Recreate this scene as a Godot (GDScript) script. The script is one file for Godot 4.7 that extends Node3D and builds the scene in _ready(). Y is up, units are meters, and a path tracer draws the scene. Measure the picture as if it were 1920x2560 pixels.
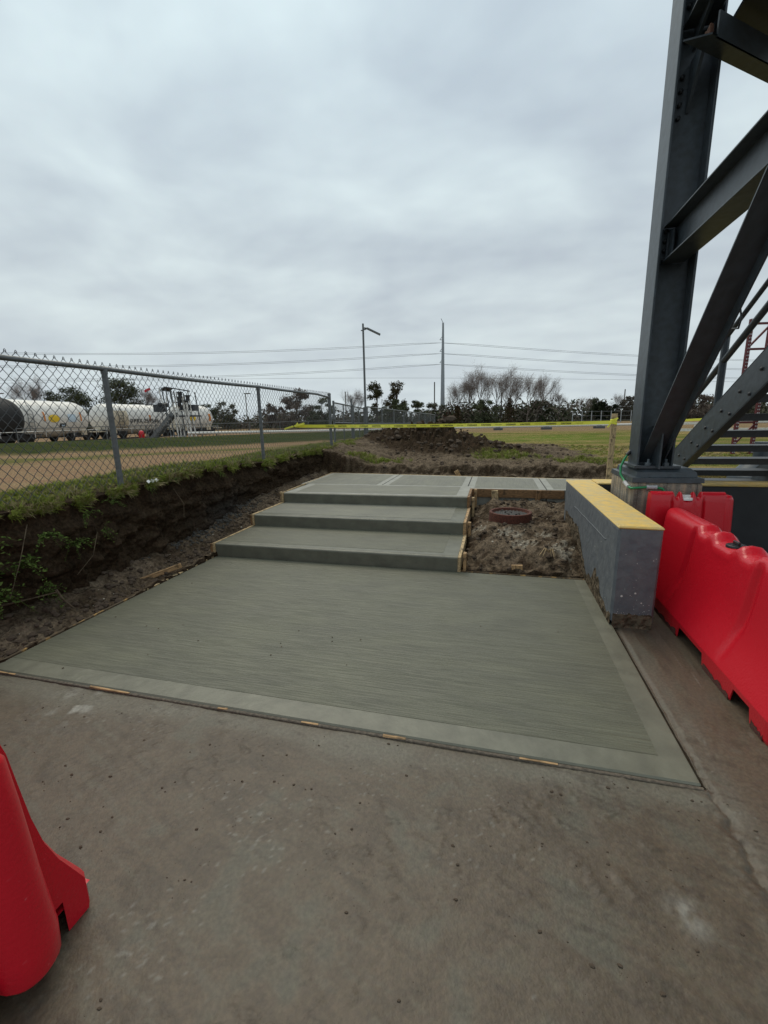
extends Node3D
# A freshly poured concrete landing with three steps beside a chain link fence, under an overcast sky.
# World axes: x across the steps, -z up the path, y up; metres. y = 0 is the top of the lower landing.

const FOCAL := 1073.99          # of the photograph, in its own pixels (1920 x 2560)
const EYE := Vector3(0, 1.6, 0)
var cam: Camera3D
var M := {}
var T := {}
var n1 := FastNoiseLite.new()
var n2 := FastNoiseLite.new()
var n3 := FastNoiseLite.new()
var n4 := FastNoiseLite.new()
var rng := RandomNumberGenerator.new()
var used := {}

# ---------------------------------------------------------------- mesh building
class MB:
	var v := PackedVector3Array()
	var n := PackedVector3Array()
	var c := PackedColorArray()
	var uv := PackedVector2Array()
	var col := Color(1, 1, 1)
	func tri(a: Vector3, b: Vector3, d: Vector3) -> void:
		var k := (b - a).cross(d - a).normalized()
		v.append(a); v.append(d); v.append(b)
		for i in 3:
			n.append(k); c.append(col); uv.append(Vector2.ZERO)
	func quad(a: Vector3, b: Vector3, d: Vector3, e: Vector3) -> void:
		tri(a, b, d); tri(a, d, e)
	func stri(a: Vector3, b: Vector3, d: Vector3, na: Vector3, nb: Vector3, nd: Vector3) -> void:
		v.append(a); v.append(d); v.append(b)
		n.append(na); n.append(nd); n.append(nb)
		for i in 3:
			c.append(col); uv.append(Vector2.ZERO)
	func squad(a: Vector3, b: Vector3, d: Vector3, e: Vector3, na: Vector3, nb: Vector3, nd: Vector3, ne: Vector3) -> void:
		stri(a, b, d, na, nb, nd); stri(a, d, e, na, nd, ne)
	func uquad(a: Vector3, b: Vector3, d: Vector3, e: Vector3, ua: Vector2, ub: Vector2, ud: Vector2, ue: Vector2) -> void:
		tri(a, b, d)
		var k := uv.size() - 3
		uv[k] = ua; uv[k + 1] = ud; uv[k + 2] = ub
		tri(a, d, e)
		uv[k + 3] = ua; uv[k + 4] = ue; uv[k + 5] = ud
	func box(o: Vector3, s: Vector3, bas := Basis()) -> void:
		# a box of full size s, centred on o
		var p: Array[Vector3] = []
		for i in 8:
			p.append(o + bas * Vector3((-0.5 if i & 1 == 0 else 0.5) * s.x, (-0.5 if i & 2 == 0 else 0.5) * s.y, (-0.5 if i & 4 == 0 else 0.5) * s.z))
		quad(p[4], p[5], p[7], p[6]); quad(p[1], p[0], p[2], p[3])
		quad(p[5], p[1], p[3], p[7]); quad(p[0], p[4], p[6], p[2])
		quad(p[6], p[7], p[3], p[2]); quad(p[0], p[1], p[5], p[4])
	func cbox(o: Vector3, s: Vector3, b: float, bas := Basis(), jit := 0.0, sd := 1) -> void:
		# a box with chamfered edges; jit shakes the corners for hewn or cast things
		var h := s * 0.5
		var q := {}
		var r := RandomNumberGenerator.new()
		r.seed = sd
		for i in 8:
			var g := Vector3(-1 if i & 1 == 0 else 1, -1 if i & 2 == 0 else 1, -1 if i & 4 == 0 else 1)
			var w := Vector3(r.randf() - 0.5, r.randf() - 0.5, r.randf() - 0.5) * jit
			for a in 3:
				var u := h - Vector3(b, b, b)
				u[a] = h[a]
				q[i * 3 + a] = o + bas * (g * u + w)
		var at := func(sx: int, sy: int, sz: int, a: int) -> Vector3:
			return q[((1 if sx > 0 else 0) + (2 if sy > 0 else 0) + (4 if sz > 0 else 0)) * 3 + a]
		for k in [-1, 1]:
			var f: Array = [[k, -1, -1, 0], [k, 1, -1, 0], [k, 1, 1, 0], [k, -1, 1, 0]]
			var e: Array = [[-1, k, -1, 1], [-1, k, 1, 1], [1, k, 1, 1], [1, k, -1, 1]]
			var d: Array = [[-1, -1, k, 2], [1, -1, k, 2], [1, 1, k, 2], [-1, 1, k, 2]]
			for side in [f, e, d]:
				var z: Array[Vector3] = []
				for y in side:
					z.append(at.call(y[0], y[1], y[2], y[3]))
				if k > 0: quad(z[0], z[1], z[2], z[3])
				else: quad(z[3], z[2], z[1], z[0])
		if b > 0.0:
			for i in [-1, 1]:
				for j in [-1, 1]:
					quad(at.call(i, j, -1, 0), at.call(i, j, -1, 1), at.call(i, j, 1, 1), at.call(i, j, 1, 0))
					quad(at.call(i, -1, j, 0), at.call(i, -1, j, 2), at.call(i, 1, j, 2), at.call(i, 1, j, 0))
					quad(at.call(-1, i, j, 1), at.call(-1, i, j, 2), at.call(1, i, j, 2), at.call(1, i, j, 1))
					for k in [-1, 1]:
						tri(at.call(i, j, k, 0), at.call(i, j, k, 1), at.call(i, j, k, 2))
	func tube(pts: Array, rad, sides := 8, caps := true) -> void:
		# a round bar through pts; rad is one radius or one for each point
		var rings: Array = []
		var dirs: Array = []
		var side := Vector3.ZERO
		for i in pts.size():
			var t: Vector3 = (pts[mini(i + 1, pts.size() - 1)] - pts[maxi(i - 1, 0)]).normalized()
			if side == Vector3.ZERO:
				side = t.cross(Vector3.UP if absf(t.y) < 0.9 else Vector3.RIGHT).normalized()
			side = (side - t * side.dot(t)).normalized()
			var up := t.cross(side)
			var r: float = rad[i] if rad is Array else rad
			var ring: Array[Vector3] = []
			var dir: Array[Vector3] = []
			for k in sides:
				var a := TAU * k / sides
				var d := side * cos(a) + up * sin(a)
				dir.append(d); ring.append(pts[i] + d * r)
			rings.append(ring); dirs.append(dir)
		for i in pts.size() - 1:
			for k in sides:
				var l := (k + 1) % sides
				squad(rings[i][k], rings[i][l], rings[i + 1][l], rings[i + 1][k], dirs[i][k], dirs[i][l], dirs[i + 1][l], dirs[i + 1][k])
		if caps:
			for k in range(1, sides - 1):
				tri(rings[0][0], rings[0][k + 1], rings[0][k])
				tri(rings[-1][0], rings[-1][k], rings[-1][k + 1])
	func bar(a: Vector3, b: Vector3, w: float, h: float, up := Vector3.UP) -> void:
		# a rectangular bar from a to b, h along up
		var z := (b - a).normalized()
		if absf(z.dot(up)) > 0.99: up = Vector3.RIGHT
		var x := up.cross(z).normalized()
		box((a + b) * 0.5, Vector3(w, h, a.distance_to(b)), Basis(x, z.cross(x), z))
	func ibeam(a: Vector3, b: Vector3, up: Vector3, d: float, bf: float, tf: float, tw: float) -> void:
		# a wide-flange section: the web along up, the flanges across it
		var z := (b - a).normalized()
		var x := up.cross(z).normalized()
		var y := z.cross(x)
		var m := (a + b) * 0.5
		var l := a.distance_to(b)
		var bs := Basis(x, y, z)
		cbox(m + y * (d - tf) * 0.5, Vector3(bf, tf, l), 0.003, bs)
		cbox(m - y * (d - tf) * 0.5, Vector3(bf, tf, l), 0.003, bs)
		box(m, Vector3(tw, d - 2 * tf, l), bs)
	func lathe(prof: Array, sides: int, xf := Transform3D(), a0 := 0.0, a1 := TAU) -> void:
		# prof: Vector2(radius, height) from bottom to top, turned about y
		for i in prof.size() - 1:
			var p: Vector2 = prof[i]
			var q: Vector2 = prof[i + 1]
			var pn := _slope(prof, i)
			var qn := _slope(prof, i + 1)
			for k in sides:
				var a := a0 + (a1 - a0) * k / sides
				var b := a0 + (a1 - a0) * (k + 1) / sides
				var da := Vector3(cos(a), 0, -sin(a))
				var db := Vector3(cos(b), 0, -sin(b))
				squad(xf * (da * p.x + Vector3(0, p.y, 0)), xf * (db * p.x + Vector3(0, p.y, 0)), xf * (db * q.x + Vector3(0, q.y, 0)), xf * (da * q.x + Vector3(0, q.y, 0)),
					xf.basis * (da * pn.x + Vector3(0, pn.y, 0)), xf.basis * (db * pn.x + Vector3(0, pn.y, 0)), xf.basis * (db * qn.x + Vector3(0, qn.y, 0)), xf.basis * (da * qn.x + Vector3(0, qn.y, 0)))
	func _slope(prof: Array, i: int) -> Vector2:
		var d: Vector2 = prof[mini(i + 1, prof.size() - 1)] - prof[maxi(i - 1, 0)]
		return Vector2(d.y, -d.x).normalized()
	func mesh() -> ArrayMesh:
		var a := []
		a.resize(Mesh.ARRAY_MAX)
		a[Mesh.ARRAY_VERTEX] = v; a[Mesh.ARRAY_NORMAL] = n; a[Mesh.ARRAY_COLOR] = c; a[Mesh.ARRAY_TEX_UV] = uv
		var m := ArrayMesh.new()
		m.add_surface_from_arrays(Mesh.PRIMITIVE_TRIANGLES, a)
		return m

func numbered(called: String) -> String:
	var k: int = used.get(called, 0)
	used[called] = k + 1
	return called if k == 0 else "%s_%03d" % [called, k]

func put(called: String, m: Mesh, material: Material, parent: Node = self) -> MeshInstance3D:
	var o := MeshInstance3D.new()
	o.name = numbered(called) if parent == self else called
	o.mesh = m
	o.material_override = material
	parent.add_child(o, true)
	return o

func part(called: String, b: MB, material: Material, parent: Node = self) -> MeshInstance3D:
	return put(called, b.mesh(), material, parent)

func thing(called: String, label: String, category: String, at := Vector3.ZERO, turn := 0.0, group := "") -> Node3D:
	var o := Node3D.new()
	o.name = numbered(called)
	add_child(o)
	o.position = at
	o.rotation.y = turn
	tag(o, label, category, group)
	return o

func tag(o: Node, label: String, category := "", group := "", kind := "") -> void:
	if label: o.set_meta("label", label)
	if category: o.set_meta("category", category)
	if group: o.set_meta("group", group)
	if kind: o.set_meta("kind", kind)

func structure(o: Node, label := "") -> Node:
	tag(o, label, "", "", "structure")
	return o

func copy(src: Node3D, label: String, at: Vector3, turn := 0.0, size := Vector3.ONE) -> Node3D:
	var o: Node3D = src.duplicate()
	var called := String(src.name)
	o.name = numbered(called.left(-4) if called.length() > 4 and called[-4] == "_" else called)
	add_child(o)
	o.transform = Transform3D(Basis(Vector3.UP, turn).scaled_local(size), at)
	if label: o.set_meta("label", label)
	return o

# ---------------------------------------------------------------- from the photograph's pixels to places
func sight(px: float, py: float) -> Vector3:
	return cam.transform.basis * Vector3((px - 960.0) / FOCAL, -(py - 1280.0) / FOCAL, -1)

func on_level(px: float, py: float, h: float) -> Vector3:
	var d := sight(px, py)
	return EYE + d * ((h - EYE.y) / d.y)

func at_depth(px: float, py: float, depth: float) -> Vector3:
	return EYE + sight(px, py) * depth

func on_x(px: float, py: float, x: float) -> Vector3:
	var d := sight(px, py)
	return EYE + d * (x / d.x)

# ---------------------------------------------------------------- textures and materials
func noise_tex(freq: float, c0: Color, c1: Color, octaves := 4, sd := 1, size := 512, kind := FastNoiseLite.TYPE_SIMPLEX_SMOOTH, mid := -1.0) -> NoiseTexture2D:
	var f := FastNoiseLite.new()
	f.noise_type = kind
	f.seed = sd
	f.frequency = freq
	f.fractal_octaves = octaves
	var t := NoiseTexture2D.new()
	t.width = size; t.height = size
	t.seamless = true
	t.noise = f
	var g := Gradient.new()
	g.set_color(0, c0); g.set_color(1, c1)
	if mid > 0.0:
		g.offsets = PackedFloat32Array([0.0, mid - 0.06, mid + 0.06, 1.0])
		g.colors = PackedColorArray([c0, c0, c1, c1])
	t.color_ramp = g
	return t

func noise_bump(freq: float, octaves := 4, sd := 1, strength := 8.0, size := 512, kind := FastNoiseLite.TYPE_SIMPLEX_SMOOTH) -> NoiseTexture2D:
	var f := FastNoiseLite.new()
	f.noise_type = kind
	f.seed = sd
	f.frequency = freq
	f.fractal_octaves = octaves
	var t := NoiseTexture2D.new()
	t.width = size; t.height = size
	t.seamless = true
	t.as_normal_map = true
	t.bump_strength = strength
	t.noise = f
	return t

func lin(r: float, g: float, b: float) -> Color:
	return Color(r, g, b).linear_to_srgb()

func grey(k: float) -> Color:
	return Color(k, k, k)

func mat(key: String, color: Color, rough := 0.8, metal := 0.0, tex: Texture2D = null, scale := 1.0, bump: Texture2D = null, bump_by := 1.0, world := true) -> StandardMaterial3D:
	var m := StandardMaterial3D.new()
	m.resource_name = key
	m.albedo_color = color
	m.roughness = rough
	m.metallic = metal
	m.cull_mode = BaseMaterial3D.CULL_DISABLED
	if tex or bump:
		m.uv1_triplanar = true
		m.uv1_world_triplanar = world
		m.uv1_scale = Vector3(scale, scale, scale)
	if tex: m.albedo_texture = tex
	if bump:
		m.normal_enabled = true
		m.normal_texture = bump
		m.normal_scale = bump_by
	M[key] = m
	return m

func tinted(key: String, rough: float, tex: Texture2D = null, scale := 1.0, bump: Texture2D = null, bump_by := 1.0) -> StandardMaterial3D:
	var m := mat(key, Color.WHITE, rough, 0.0, tex, scale, bump, bump_by)
	m.vertex_color_use_as_albedo = true
	return m

func broom_images() -> void:
	# the marks of a broom drawn across wet concrete: fine lines, some deeper, fading in and out along the stroke
	var w := 1024
	var ha := Image.create(w, w, false, Image.FORMAT_RGB8)
	var hb := Image.create(w, w, false, Image.FORMAT_RGB8)
	var f := FastNoiseLite.new()
	f.seed = 11; f.frequency = 1.0; f.fractal_octaves = 2
	var g := FastNoiseLite.new()
	g.seed = 12; g.frequency = 1.0; g.fractal_octaves = 3
	for y in w:
		for x in w:
			var wob := 2.0 * g.get_noise_2d(x * 0.004, y * 0.01)
			var line := f.get_noise_2d(x * 0.006, (y + wob) * 0.42)
			var deep := f.get_noise_2d(x * 0.003 + 90.0, (y + wob) * 0.11)
			var cloud := g.get_noise_2d(x * 0.006 + 40.0, y * 0.012)
			var grain := g.get_noise_2d(x * 0.9, y * 0.9)
			var k := 0.9 + 0.09 * line + 0.02 * deep + 0.06 * cloud + 0.07 * grain
			ha.set_pixel(x, y, Color(k, k, k * (0.99 - 0.02 * cloud)))
			var q := 0.5 + 0.34 * line + 0.06 * deep + 0.08 * grain
			hb.set_pixel(x, y, Color(q, q, q))
	hb.bump_map_to_normal_map(3.0)
	T.broom = ImageTexture.create_from_image(ha)
	T.broom_bump = ImageTexture.create_from_image(hb)

func wood_image() -> void:
	var img := Image.create(512, 256, false, Image.FORMAT_RGB8)
	var f := FastNoiseLite.new()
	f.seed = 21; f.frequency = 1.0; f.fractal_octaves = 3
	for y in 256:
		for x in 512:
			var ring := f.get_noise_2d(x * 0.004, y * 0.07)
			var k := 0.72 + 0.24 * sin(ring * 16.0) * 0.5 + 0.12 * f.get_noise_2d(x * 0.03, y * 0.6)
			k -= 0.25 * smoothstep(0.25, 0.6, f.get_noise_2d(x * 0.012 + 7.0, y * 0.02))
			img.set_pixel(x, y, Color(k, k * 0.93, k * 0.82))
	T.wood = ImageTexture.create_from_image(img)

func make_materials() -> void:
	broom_images()
	wood_image()
	T.fine = noise_tex(0.09, grey(0.68), grey(1.0), 4, 3)
	T.coarse = noise_tex(0.012, grey(0.84), grey(1.0), 6, 4)
	T.speck = noise_tex(0.2, grey(0.55), grey(1.0), 3, 5)
	T.soil = noise_tex(0.035, Color(0.5, 0.49, 0.48), Color(1, 0.98, 0.95), 6, 6)
	T.soil_bump = noise_bump(0.03, 6, 6, 14.0)
	T.fine_bump = noise_bump(0.12, 3, 7, 6.0)
	T.soft_bump = noise_bump(0.02, 3, 8, 4.0)
	T.chip = noise_tex(0.014, Color(0.82, 0.83, 0.85), Color(1, 0.99, 0.97), 6, 9)
	T.worn_yellow = noise_tex(0.016, Color(0.98, 0.85, 0.5), Color(0.82, 0.79, 0.7), 6, 10)
	T.dusty = noise_tex(0.03, Color(1, 1, 1), Color(0.78, 0.76, 0.73), 6, 13)
	T.muddy_wood = noise_tex(0.013, Color(0.5, 0.46, 0.4), Color(1.0, 0.86, 0.6), 5, 14, 512, FastNoiseLite.TYPE_SIMPLEX_SMOOTH, 0.68)
	T.red = noise_tex(0.1, lin(0.58, 0.009, 0.022), lin(0.75, 0.2, 0.19), 4, 18, 512, FastNoiseLite.TYPE_SIMPLEX_SMOOTH, 0.88)
	T.streaks = ImageTexture.create_from_image(streak_image())
	tinted("ground", 0.92, T.soil, 1.4, T.soil_bump, 1.2)
	T.film = noise_tex(0.06, Color(0.78, 0.77, 0.76), Color(1, 0.99, 0.97), 5, 16)
	tinted("apron", 0.56, T.film, 1.3, T.fine_bump, 0.09)
	var m := mat("broomed", lin(0.122, 0.124, 0.088), 0.55)
	m.albedo_texture = T.broom
	m.normal_enabled = true; m.normal_texture = T.broom_bump; m.normal_scale = 0.9
	m = mat("broomed_dry", lin(0.205, 0.203, 0.165), 0.7)
	m.albedo_texture = T.broom
	m.normal_enabled = true; m.normal_texture = T.broom_bump; m.normal_scale = 0.8
	mat("trowelled", lin(0.152, 0.151, 0.112), 0.45, 0, T.coarse, 0.8, T.soft_bump, 0.2)
	mat("trowelled_dry", lin(0.31, 0.307, 0.265), 0.62, 0, T.coarse, 0.8, T.soft_bump, 0.2)
	mat("joint", lin(0.05, 0.05, 0.045), 0.9)
	mat("wood", lin(0.72, 0.53, 0.33), 0.75, 0, T.wood, 1.0, null, 1.0, false)
	mat("wood_pale", lin(0.85, 0.72, 0.5), 0.75, 0, T.wood, 1.0, null, 1.0, false)
	mat("wood_old", lin(0.42, 0.27, 0.15), 0.8, 0, T.wood, 1.0, null, 1.0, false)
	mat("wood_muddy", lin(0.4, 0.34, 0.26), 0.85, 0, T.muddy_wood, 1.1)
	mat("wood_mud", lin(0.17, 0.145, 0.115), 0.85, 0, T.soil, 2.0)
	mat("wall_grey", lin(0.15, 0.163, 0.175), 0.6, 0, T.chip, 0.9, T.soft_bump, 0.5)
	mat("wall_bare", lin(0.22, 0.18, 0.13), 0.9, 0, T.soil, 0.6, T.soil_bump, 0.8)
	mat("wall_yellow", lin(0.8, 0.7, 0.46), 0.65, 0, T.worn_yellow, 0.9, T.soft_bump, 0.5)
	mat("wall_dark", lin(0.03, 0.032, 0.035), 0.7, 0, T.coarse, 0.7)
	mat("flake", lin(0.62, 0.6, 0.55), 0.8)
	mat("pier", lin(0.46, 0.43, 0.38), 0.85, 0, T.streaks, 1.0, T.fine_bump, 0.5, false)
	mat("steel", lin(0.06, 0.078, 0.095), 0.4, 0, T.dusty, 0.7, T.soft_bump, 0.1)
	mat("steel_dark", lin(0.03, 0.033, 0.036), 0.5, 0, T.dusty, 1.0)
	mat("bolt", lin(0.02, 0.022, 0.025), 0.5)
	mat("rust", lin(0.12, 0.045, 0.02), 0.9, 0, T.soil, 4.0)
	mat("galvanised", lin(0.17, 0.185, 0.195), 0.5, 0.35, T.dusty, 1.2)
	mat("wire", lin(0.075, 0.08, 0.084), 0.55, 0.3)
	mat("red", Color.WHITE, 0.3, 0, T.red, 0.9, T.fine_bump, 0.1)
	mat("red_muddy", lin(0.16, 0.06, 0.045), 0.85, 0, T.soil, 3.0)
	mat("black_plastic", lin(0.012, 0.012, 0.013), 0.35)
	mat("white_plastic", lin(0.75, 0.75, 0.72), 0.4)
	mat("green_wire", lin(0.02, 0.25, 0.09), 0.4)
	mat("conduit", lin(0.42, 0.43, 0.44), 0.5)
	mat("rack_red", lin(0.13, 0.012, 0.016), 0.5, 0, T.dusty, 1.5)
	mat("hole", lin(0.6, 0.62, 0.64), 0.9)
	mat("manhole", lin(0.17, 0.05, 0.027), 0.85, 0, T.soil, 1.6, T.fine_bump, 0.6)
	mat("iron", lin(0.07, 0.065, 0.06), 0.6, 0.3, T.soil, 4.0, T.fine_bump, 0.8)
	mat("tape", lin(0.86, 0.82, 0.09), 0.35)
	mat("tape_print", lin(0.01, 0.01, 0.01), 0.6)
	mat("tank_white", lin(0.86, 0.85, 0.81), 0.42, 0, T.dusty, 0.25)
	mat("tank_stained", lin(0.66, 0.57, 0.42), 0.5, 0, T.dusty, 0.3)
	mat("tank_black", lin(0.012, 0.012, 0.013), 0.75, 0, T.dusty, 0.3)
	mat("truck", lin(0.025, 0.022, 0.02), 0.8, 0, T.dusty, 0.5)
	mat("decal_yellow", lin(0.75, 0.5, 0.02), 0.6)
	mat("decal_orange", lin(0.6, 0.2, 0.03), 0.6)
	mat("decal_black", lin(0.015, 0.015, 0.015), 0.6)
	mat("decal_blue", lin(0.5, 0.6, 0.68), 0.6)
	mat("platform_grey", lin(0.2, 0.22, 0.23), 0.6, 0.2, T.dusty, 0.6)
	mat("platform_dark", lin(0.045, 0.05, 0.055), 0.7)
	mat("pipe_white", lin(0.8, 0.8, 0.77), 0.45, 0, T.dusty, 0.6)
	mat("block", lin(0.13, 0.13, 0.13), 0.9, 0, T.fine, 1.0)
	mat("pole_steel", lin(0.3, 0.32, 0.33), 0.5, 0.3)
	mat("pole_wood", lin(0.1, 0.085, 0.07), 0.9)
	mat("line", lin(0.12, 0.13, 0.14), 0.6)
	mat("bark", lin(0.1, 0.085, 0.07), 0.95)
	mat("twigs", lin(0.23, 0.19, 0.17), 0.95)
	mat("bark_red", lin(0.15, 0.12, 0.1), 0.95)
	mat("brick_far", lin(0.2, 0.09, 0.06), 0.9)
	mat("roof_far", lin(0.09, 0.075, 0.065), 0.9)
	mat("render_far", lin(0.6, 0.58, 0.53), 0.9)
	mat("glass_far", lin(0.03, 0.035, 0.04), 0.15)
	for q in [["leaf", 0.85], ["grass", 0.8], ["twig", 0.95], ["clod", 0.95]]:
		var k := tinted(q[0], q[1])
		k.backlight_enabled = q[0] == "leaf" or q[0] == "grass"
		k.backlight = Color(0.12, 0.14, 0.05)
	for q in ["ground", "leaf", "grass", "twig", "clod", "bark", "bark_red", "twigs", "wall_bare"]:
		M[q].metallic_specular = 0.15

func streak_image() -> Image:
	# rain-washed board-marked concrete: upright stains
	var img := Image.create(256, 256, false, Image.FORMAT_RGB8)
	var f := FastNoiseLite.new()
	f.seed = 31; f.frequency = 1.0; f.fractal_octaves = 4
	for y in 256:
		for x in 256:
			var s := f.get_noise_2d(x * 0.07, y * 0.006)
			var b := f.get_noise_2d(x * 0.03 + 50.0, y * 0.03)
			var k := 0.8 + 0.26 * s + 0.16 * b
			k *= 0.75 if (x % 64) < 2 else 1.0
			img.set_pixel(x, y, Color(k, k * (0.96 - 0.08 * s), k * (0.9 - 0.14 * s)))
	return img

# ---------------------------------------------------------------- camera, sky, sun
func make_view() -> void:
	cam = Camera3D.new()
	cam.name = "camera"
	cam.position = EYE
	cam.rotation_degrees = Vector3(-12.0913, 14.6157, -1.2474)
	cam.fov = rad_to_deg(2.0 * atan(1280.0 / FOCAL))
	cam.near = 0.05
	cam.far = 2000.0
	add_child(cam)
	cam.current = true
	var env := Environment.new()
	env.background_mode = Environment.BG_SKY
	env.tonemap_mode = Environment.TONE_MAPPER_LINEAR
	env.tonemap_exposure = 1.18
	env.sdfgi_enabled = true
	env.ssao_enabled = true
	env.ssil_enabled = true
	env.fog_enabled = false
	env.fog_density = 0.0011
	env.fog_light_color = Color(0.8, 0.83, 0.86)
	var sky := Sky.new()
	var pm := PanoramaSkyMaterial.new()
	pm.panorama = cloud_cover()
	sky.sky_material = pm
	env.sky = sky
	var we := WorldEnvironment.new()
	we.name = "environment"
	we.environment = env
	add_child(we)
	var sun := DirectionalLight3D.new()
	sun.name = "sun"
	sun.light_energy = 0.45
	sun.light_angular_distance = 40.0
	sun.light_color = Color(1.0, 0.955, 0.87)
	sun.shadow_enabled = true
	sun.rotation_degrees = Vector3(-58, 212, 0)
	add_child(sun)

func cloud_cover() -> ImageTexture:
	# an unbroken layer of stratocumulus: rolls and lumps on a flat cloud base, seen from below
	var w := 2048
	var h := 1024
	var img := Image.create(w, h, false, Image.FORMAT_RGB8)
	var f := FastNoiseLite.new()
	f.seed = 5; f.frequency = 1.0; f.fractal_octaves = 5; f.fractal_gain = 0.5
	var g := FastNoiseLite.new()
	g.seed = 9; g.frequency = 1.0; g.fractal_octaves = 3
	var ground := Color(0.28, 0.27, 0.25)
	img.fill(ground)
	for y in h / 2 + 1:
		var el := PI * (0.5 - (y + 0.5) / h)
		var sy := sin(maxf(el, 0.0))
		var cy := cos(el)
		for x in w:
			var az := TAU * (x + 0.5) / w
			var p := Vector2(sin(az), -cos(az)) * cy / (sy + 0.16)
			var wx := g.get_noise_2d(p.x * 0.5, p.y * 0.5)
			var big := g.get_noise_2d(p.x * 0.33 + 3.1 + wx * 0.3, p.y * 0.45 + 7.7)
			var lump := f.get_noise_2d(p.x * 0.9 + wx * 0.5, p.y * 1.25 - wx * 0.3)
			var fine := f.get_noise_2d(p.x * 2.6 + 20.0, p.y * 3.4 + wx)
			var soft := smoothstep(0.02, 0.35, sy) * (1.0 - 0.6 * smoothstep(0.55, 0.95, sy))
			var t := 0.15 * big + (0.25 * lump + 0.09 * fine) * (0.35 + 0.65 * soft)
			var base := Color(0.77, 0.807, 0.822).lerp(Color(0.765, 0.822, 0.857), smoothstep(0.05, 0.75, sy))
			var k := 0.97 + 0.42 * clampf(t, -0.4, 0.28)
			img.set_pixel(x, y, Color(minf(base.r * k, 1), minf(base.g * (k + 0.004), 1), minf(base.b * (0.4 * k + 0.6 * (0.35 + 0.65 * k)), 1)))
	return ImageTexture.create_from_image(img)

# ---------------------------------------------------------------- the shape of the ground
func step01(a: float, b: float, x: float) -> float:
	return smoothstep(a, b, x)

func trench(z: float) -> float:
	# the dug floor climbs with the steps
	if z > -4.4: return lerpf(0.02, -0.03, clampf((z + 4.4) / 2.4, 0, 1))
	if z > -5.3: return lerpf(0.13, 0.02, (z + 5.3) / 0.9)
	if z > -6.3: return lerpf(0.28, 0.13, (z + 6.3) / 1.0)
	return lerpf(0.40, 0.28, clampf((z + 9.0) / 2.7, 0, 1))

func bank_edge(z: float) -> float:
	return -3.79 + 0.1 * n2.get_noise_2d(z * 0.7, 3.0) + 0.05 * n3.get_noise_2d(z, 8.0)

func bank_top(z: float) -> float:
	return 0.94 + 0.07 * exp(-pow((z + 5.2) / 1.1, 2.0)) + 0.05 * step01(-6.5, -9.0, z)

func open_ground(x: float, z: float) -> float:
	# the land as it was before the digging
	var far := step01(-12.0, -34.0, z)
	var field := 0.63 + 0.02 * n1.get_noise_2d(x * 0.3, z * 0.3) - 0.06 * step01(-30.0, -70.0, z)
	var ridge := lerpf(bank_top(z), 0.7, far)
	var h := lerpf(field, ridge, step01(-2.9, -3.95, x) * (1.0 if z > -9.2 else step01(-3.0, -4.2, x)))
	if z < -8.9:
		h = lerpf(field, ridge, step01(-2.4, -4.0, x))
	if x < -4.2:
		h = lerpf(h, 0.56 + 0.015 * n1.get_noise_2d(x * 0.5, z * 0.5), step01(-4.3, -7.6, x))
		# the grassed berm beside the track
		var d := berm_dist(x, z)
		h += 0.4 * exp(-d * d / 9.0)
		h = lerpf(h, 0.42, step01(3.0, 9.0, d) * step01(-6.0, -12.0, x))
	return h

func berm_dist(x: float, z: float) -> float:
	# signed distance from the crest of the berm; positive on the track's side
	var a := Vector2(-21.0, -14.5)
	var dir := Vector2(11.5, -11.5).normalized()
	return -(Vector2(x, z) - a).dot(Vector2(-dir.y, dir.x))

func mound(x: float, z: float) -> float:
	# the heap of dug earth
	var m := 0.6 * exp(-pow((x + 2.05) / 0.85, 2.0) - pow((z + 13.0) / 1.1, 2.0))
	m += 0.4 * exp(-pow((x + 1.05) / 1.0, 2.0) - pow((z + 12.4) / 1.1, 2.0))
	m += 0.36 * exp(-pow((x + 3.2) / 0.8, 2.0) - pow((z + 13.6) / 1.0, 2.0))
	m += 0.2 * exp(-pow((x - 0.1) / 1.0, 2.0) - pow((z + 11.6) / 1.0, 2.0))
	m += 0.07 * exp(-pow((x - 1.2) / 1.4, 2.0) - pow((z + 14.8) / 1.6, 2.0))
	if m > 0.01:
		m *= 1.0 + 0.55 * n3.get_noise_2d(x * 0.8, z * 0.8) + 0.4 * n2.get_noise_2d(x * 1.3, z * 1.3)
	return m

func disturbed(x: float, z: float) -> float:
	# 1 where the turf is gone behind the sidewalk
	var e := 0.8 * n1.get_noise_2d(x * 1.1, z * 1.1) + 0.35 * n2.get_noise_2d(x, z)
	var far := 16.6 - 0.2 * pow(maxf(x - 0.5, 0.0), 2.0) * 5.5
	return step01(-0.3, 0.3, (far - (-z)) * 0.6 + e) * step01(-0.35, 0.25, x + 4.0 + e * 0.6) * step01(-0.3, 0.3, (2.35 - x) + e * 0.7)

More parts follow.
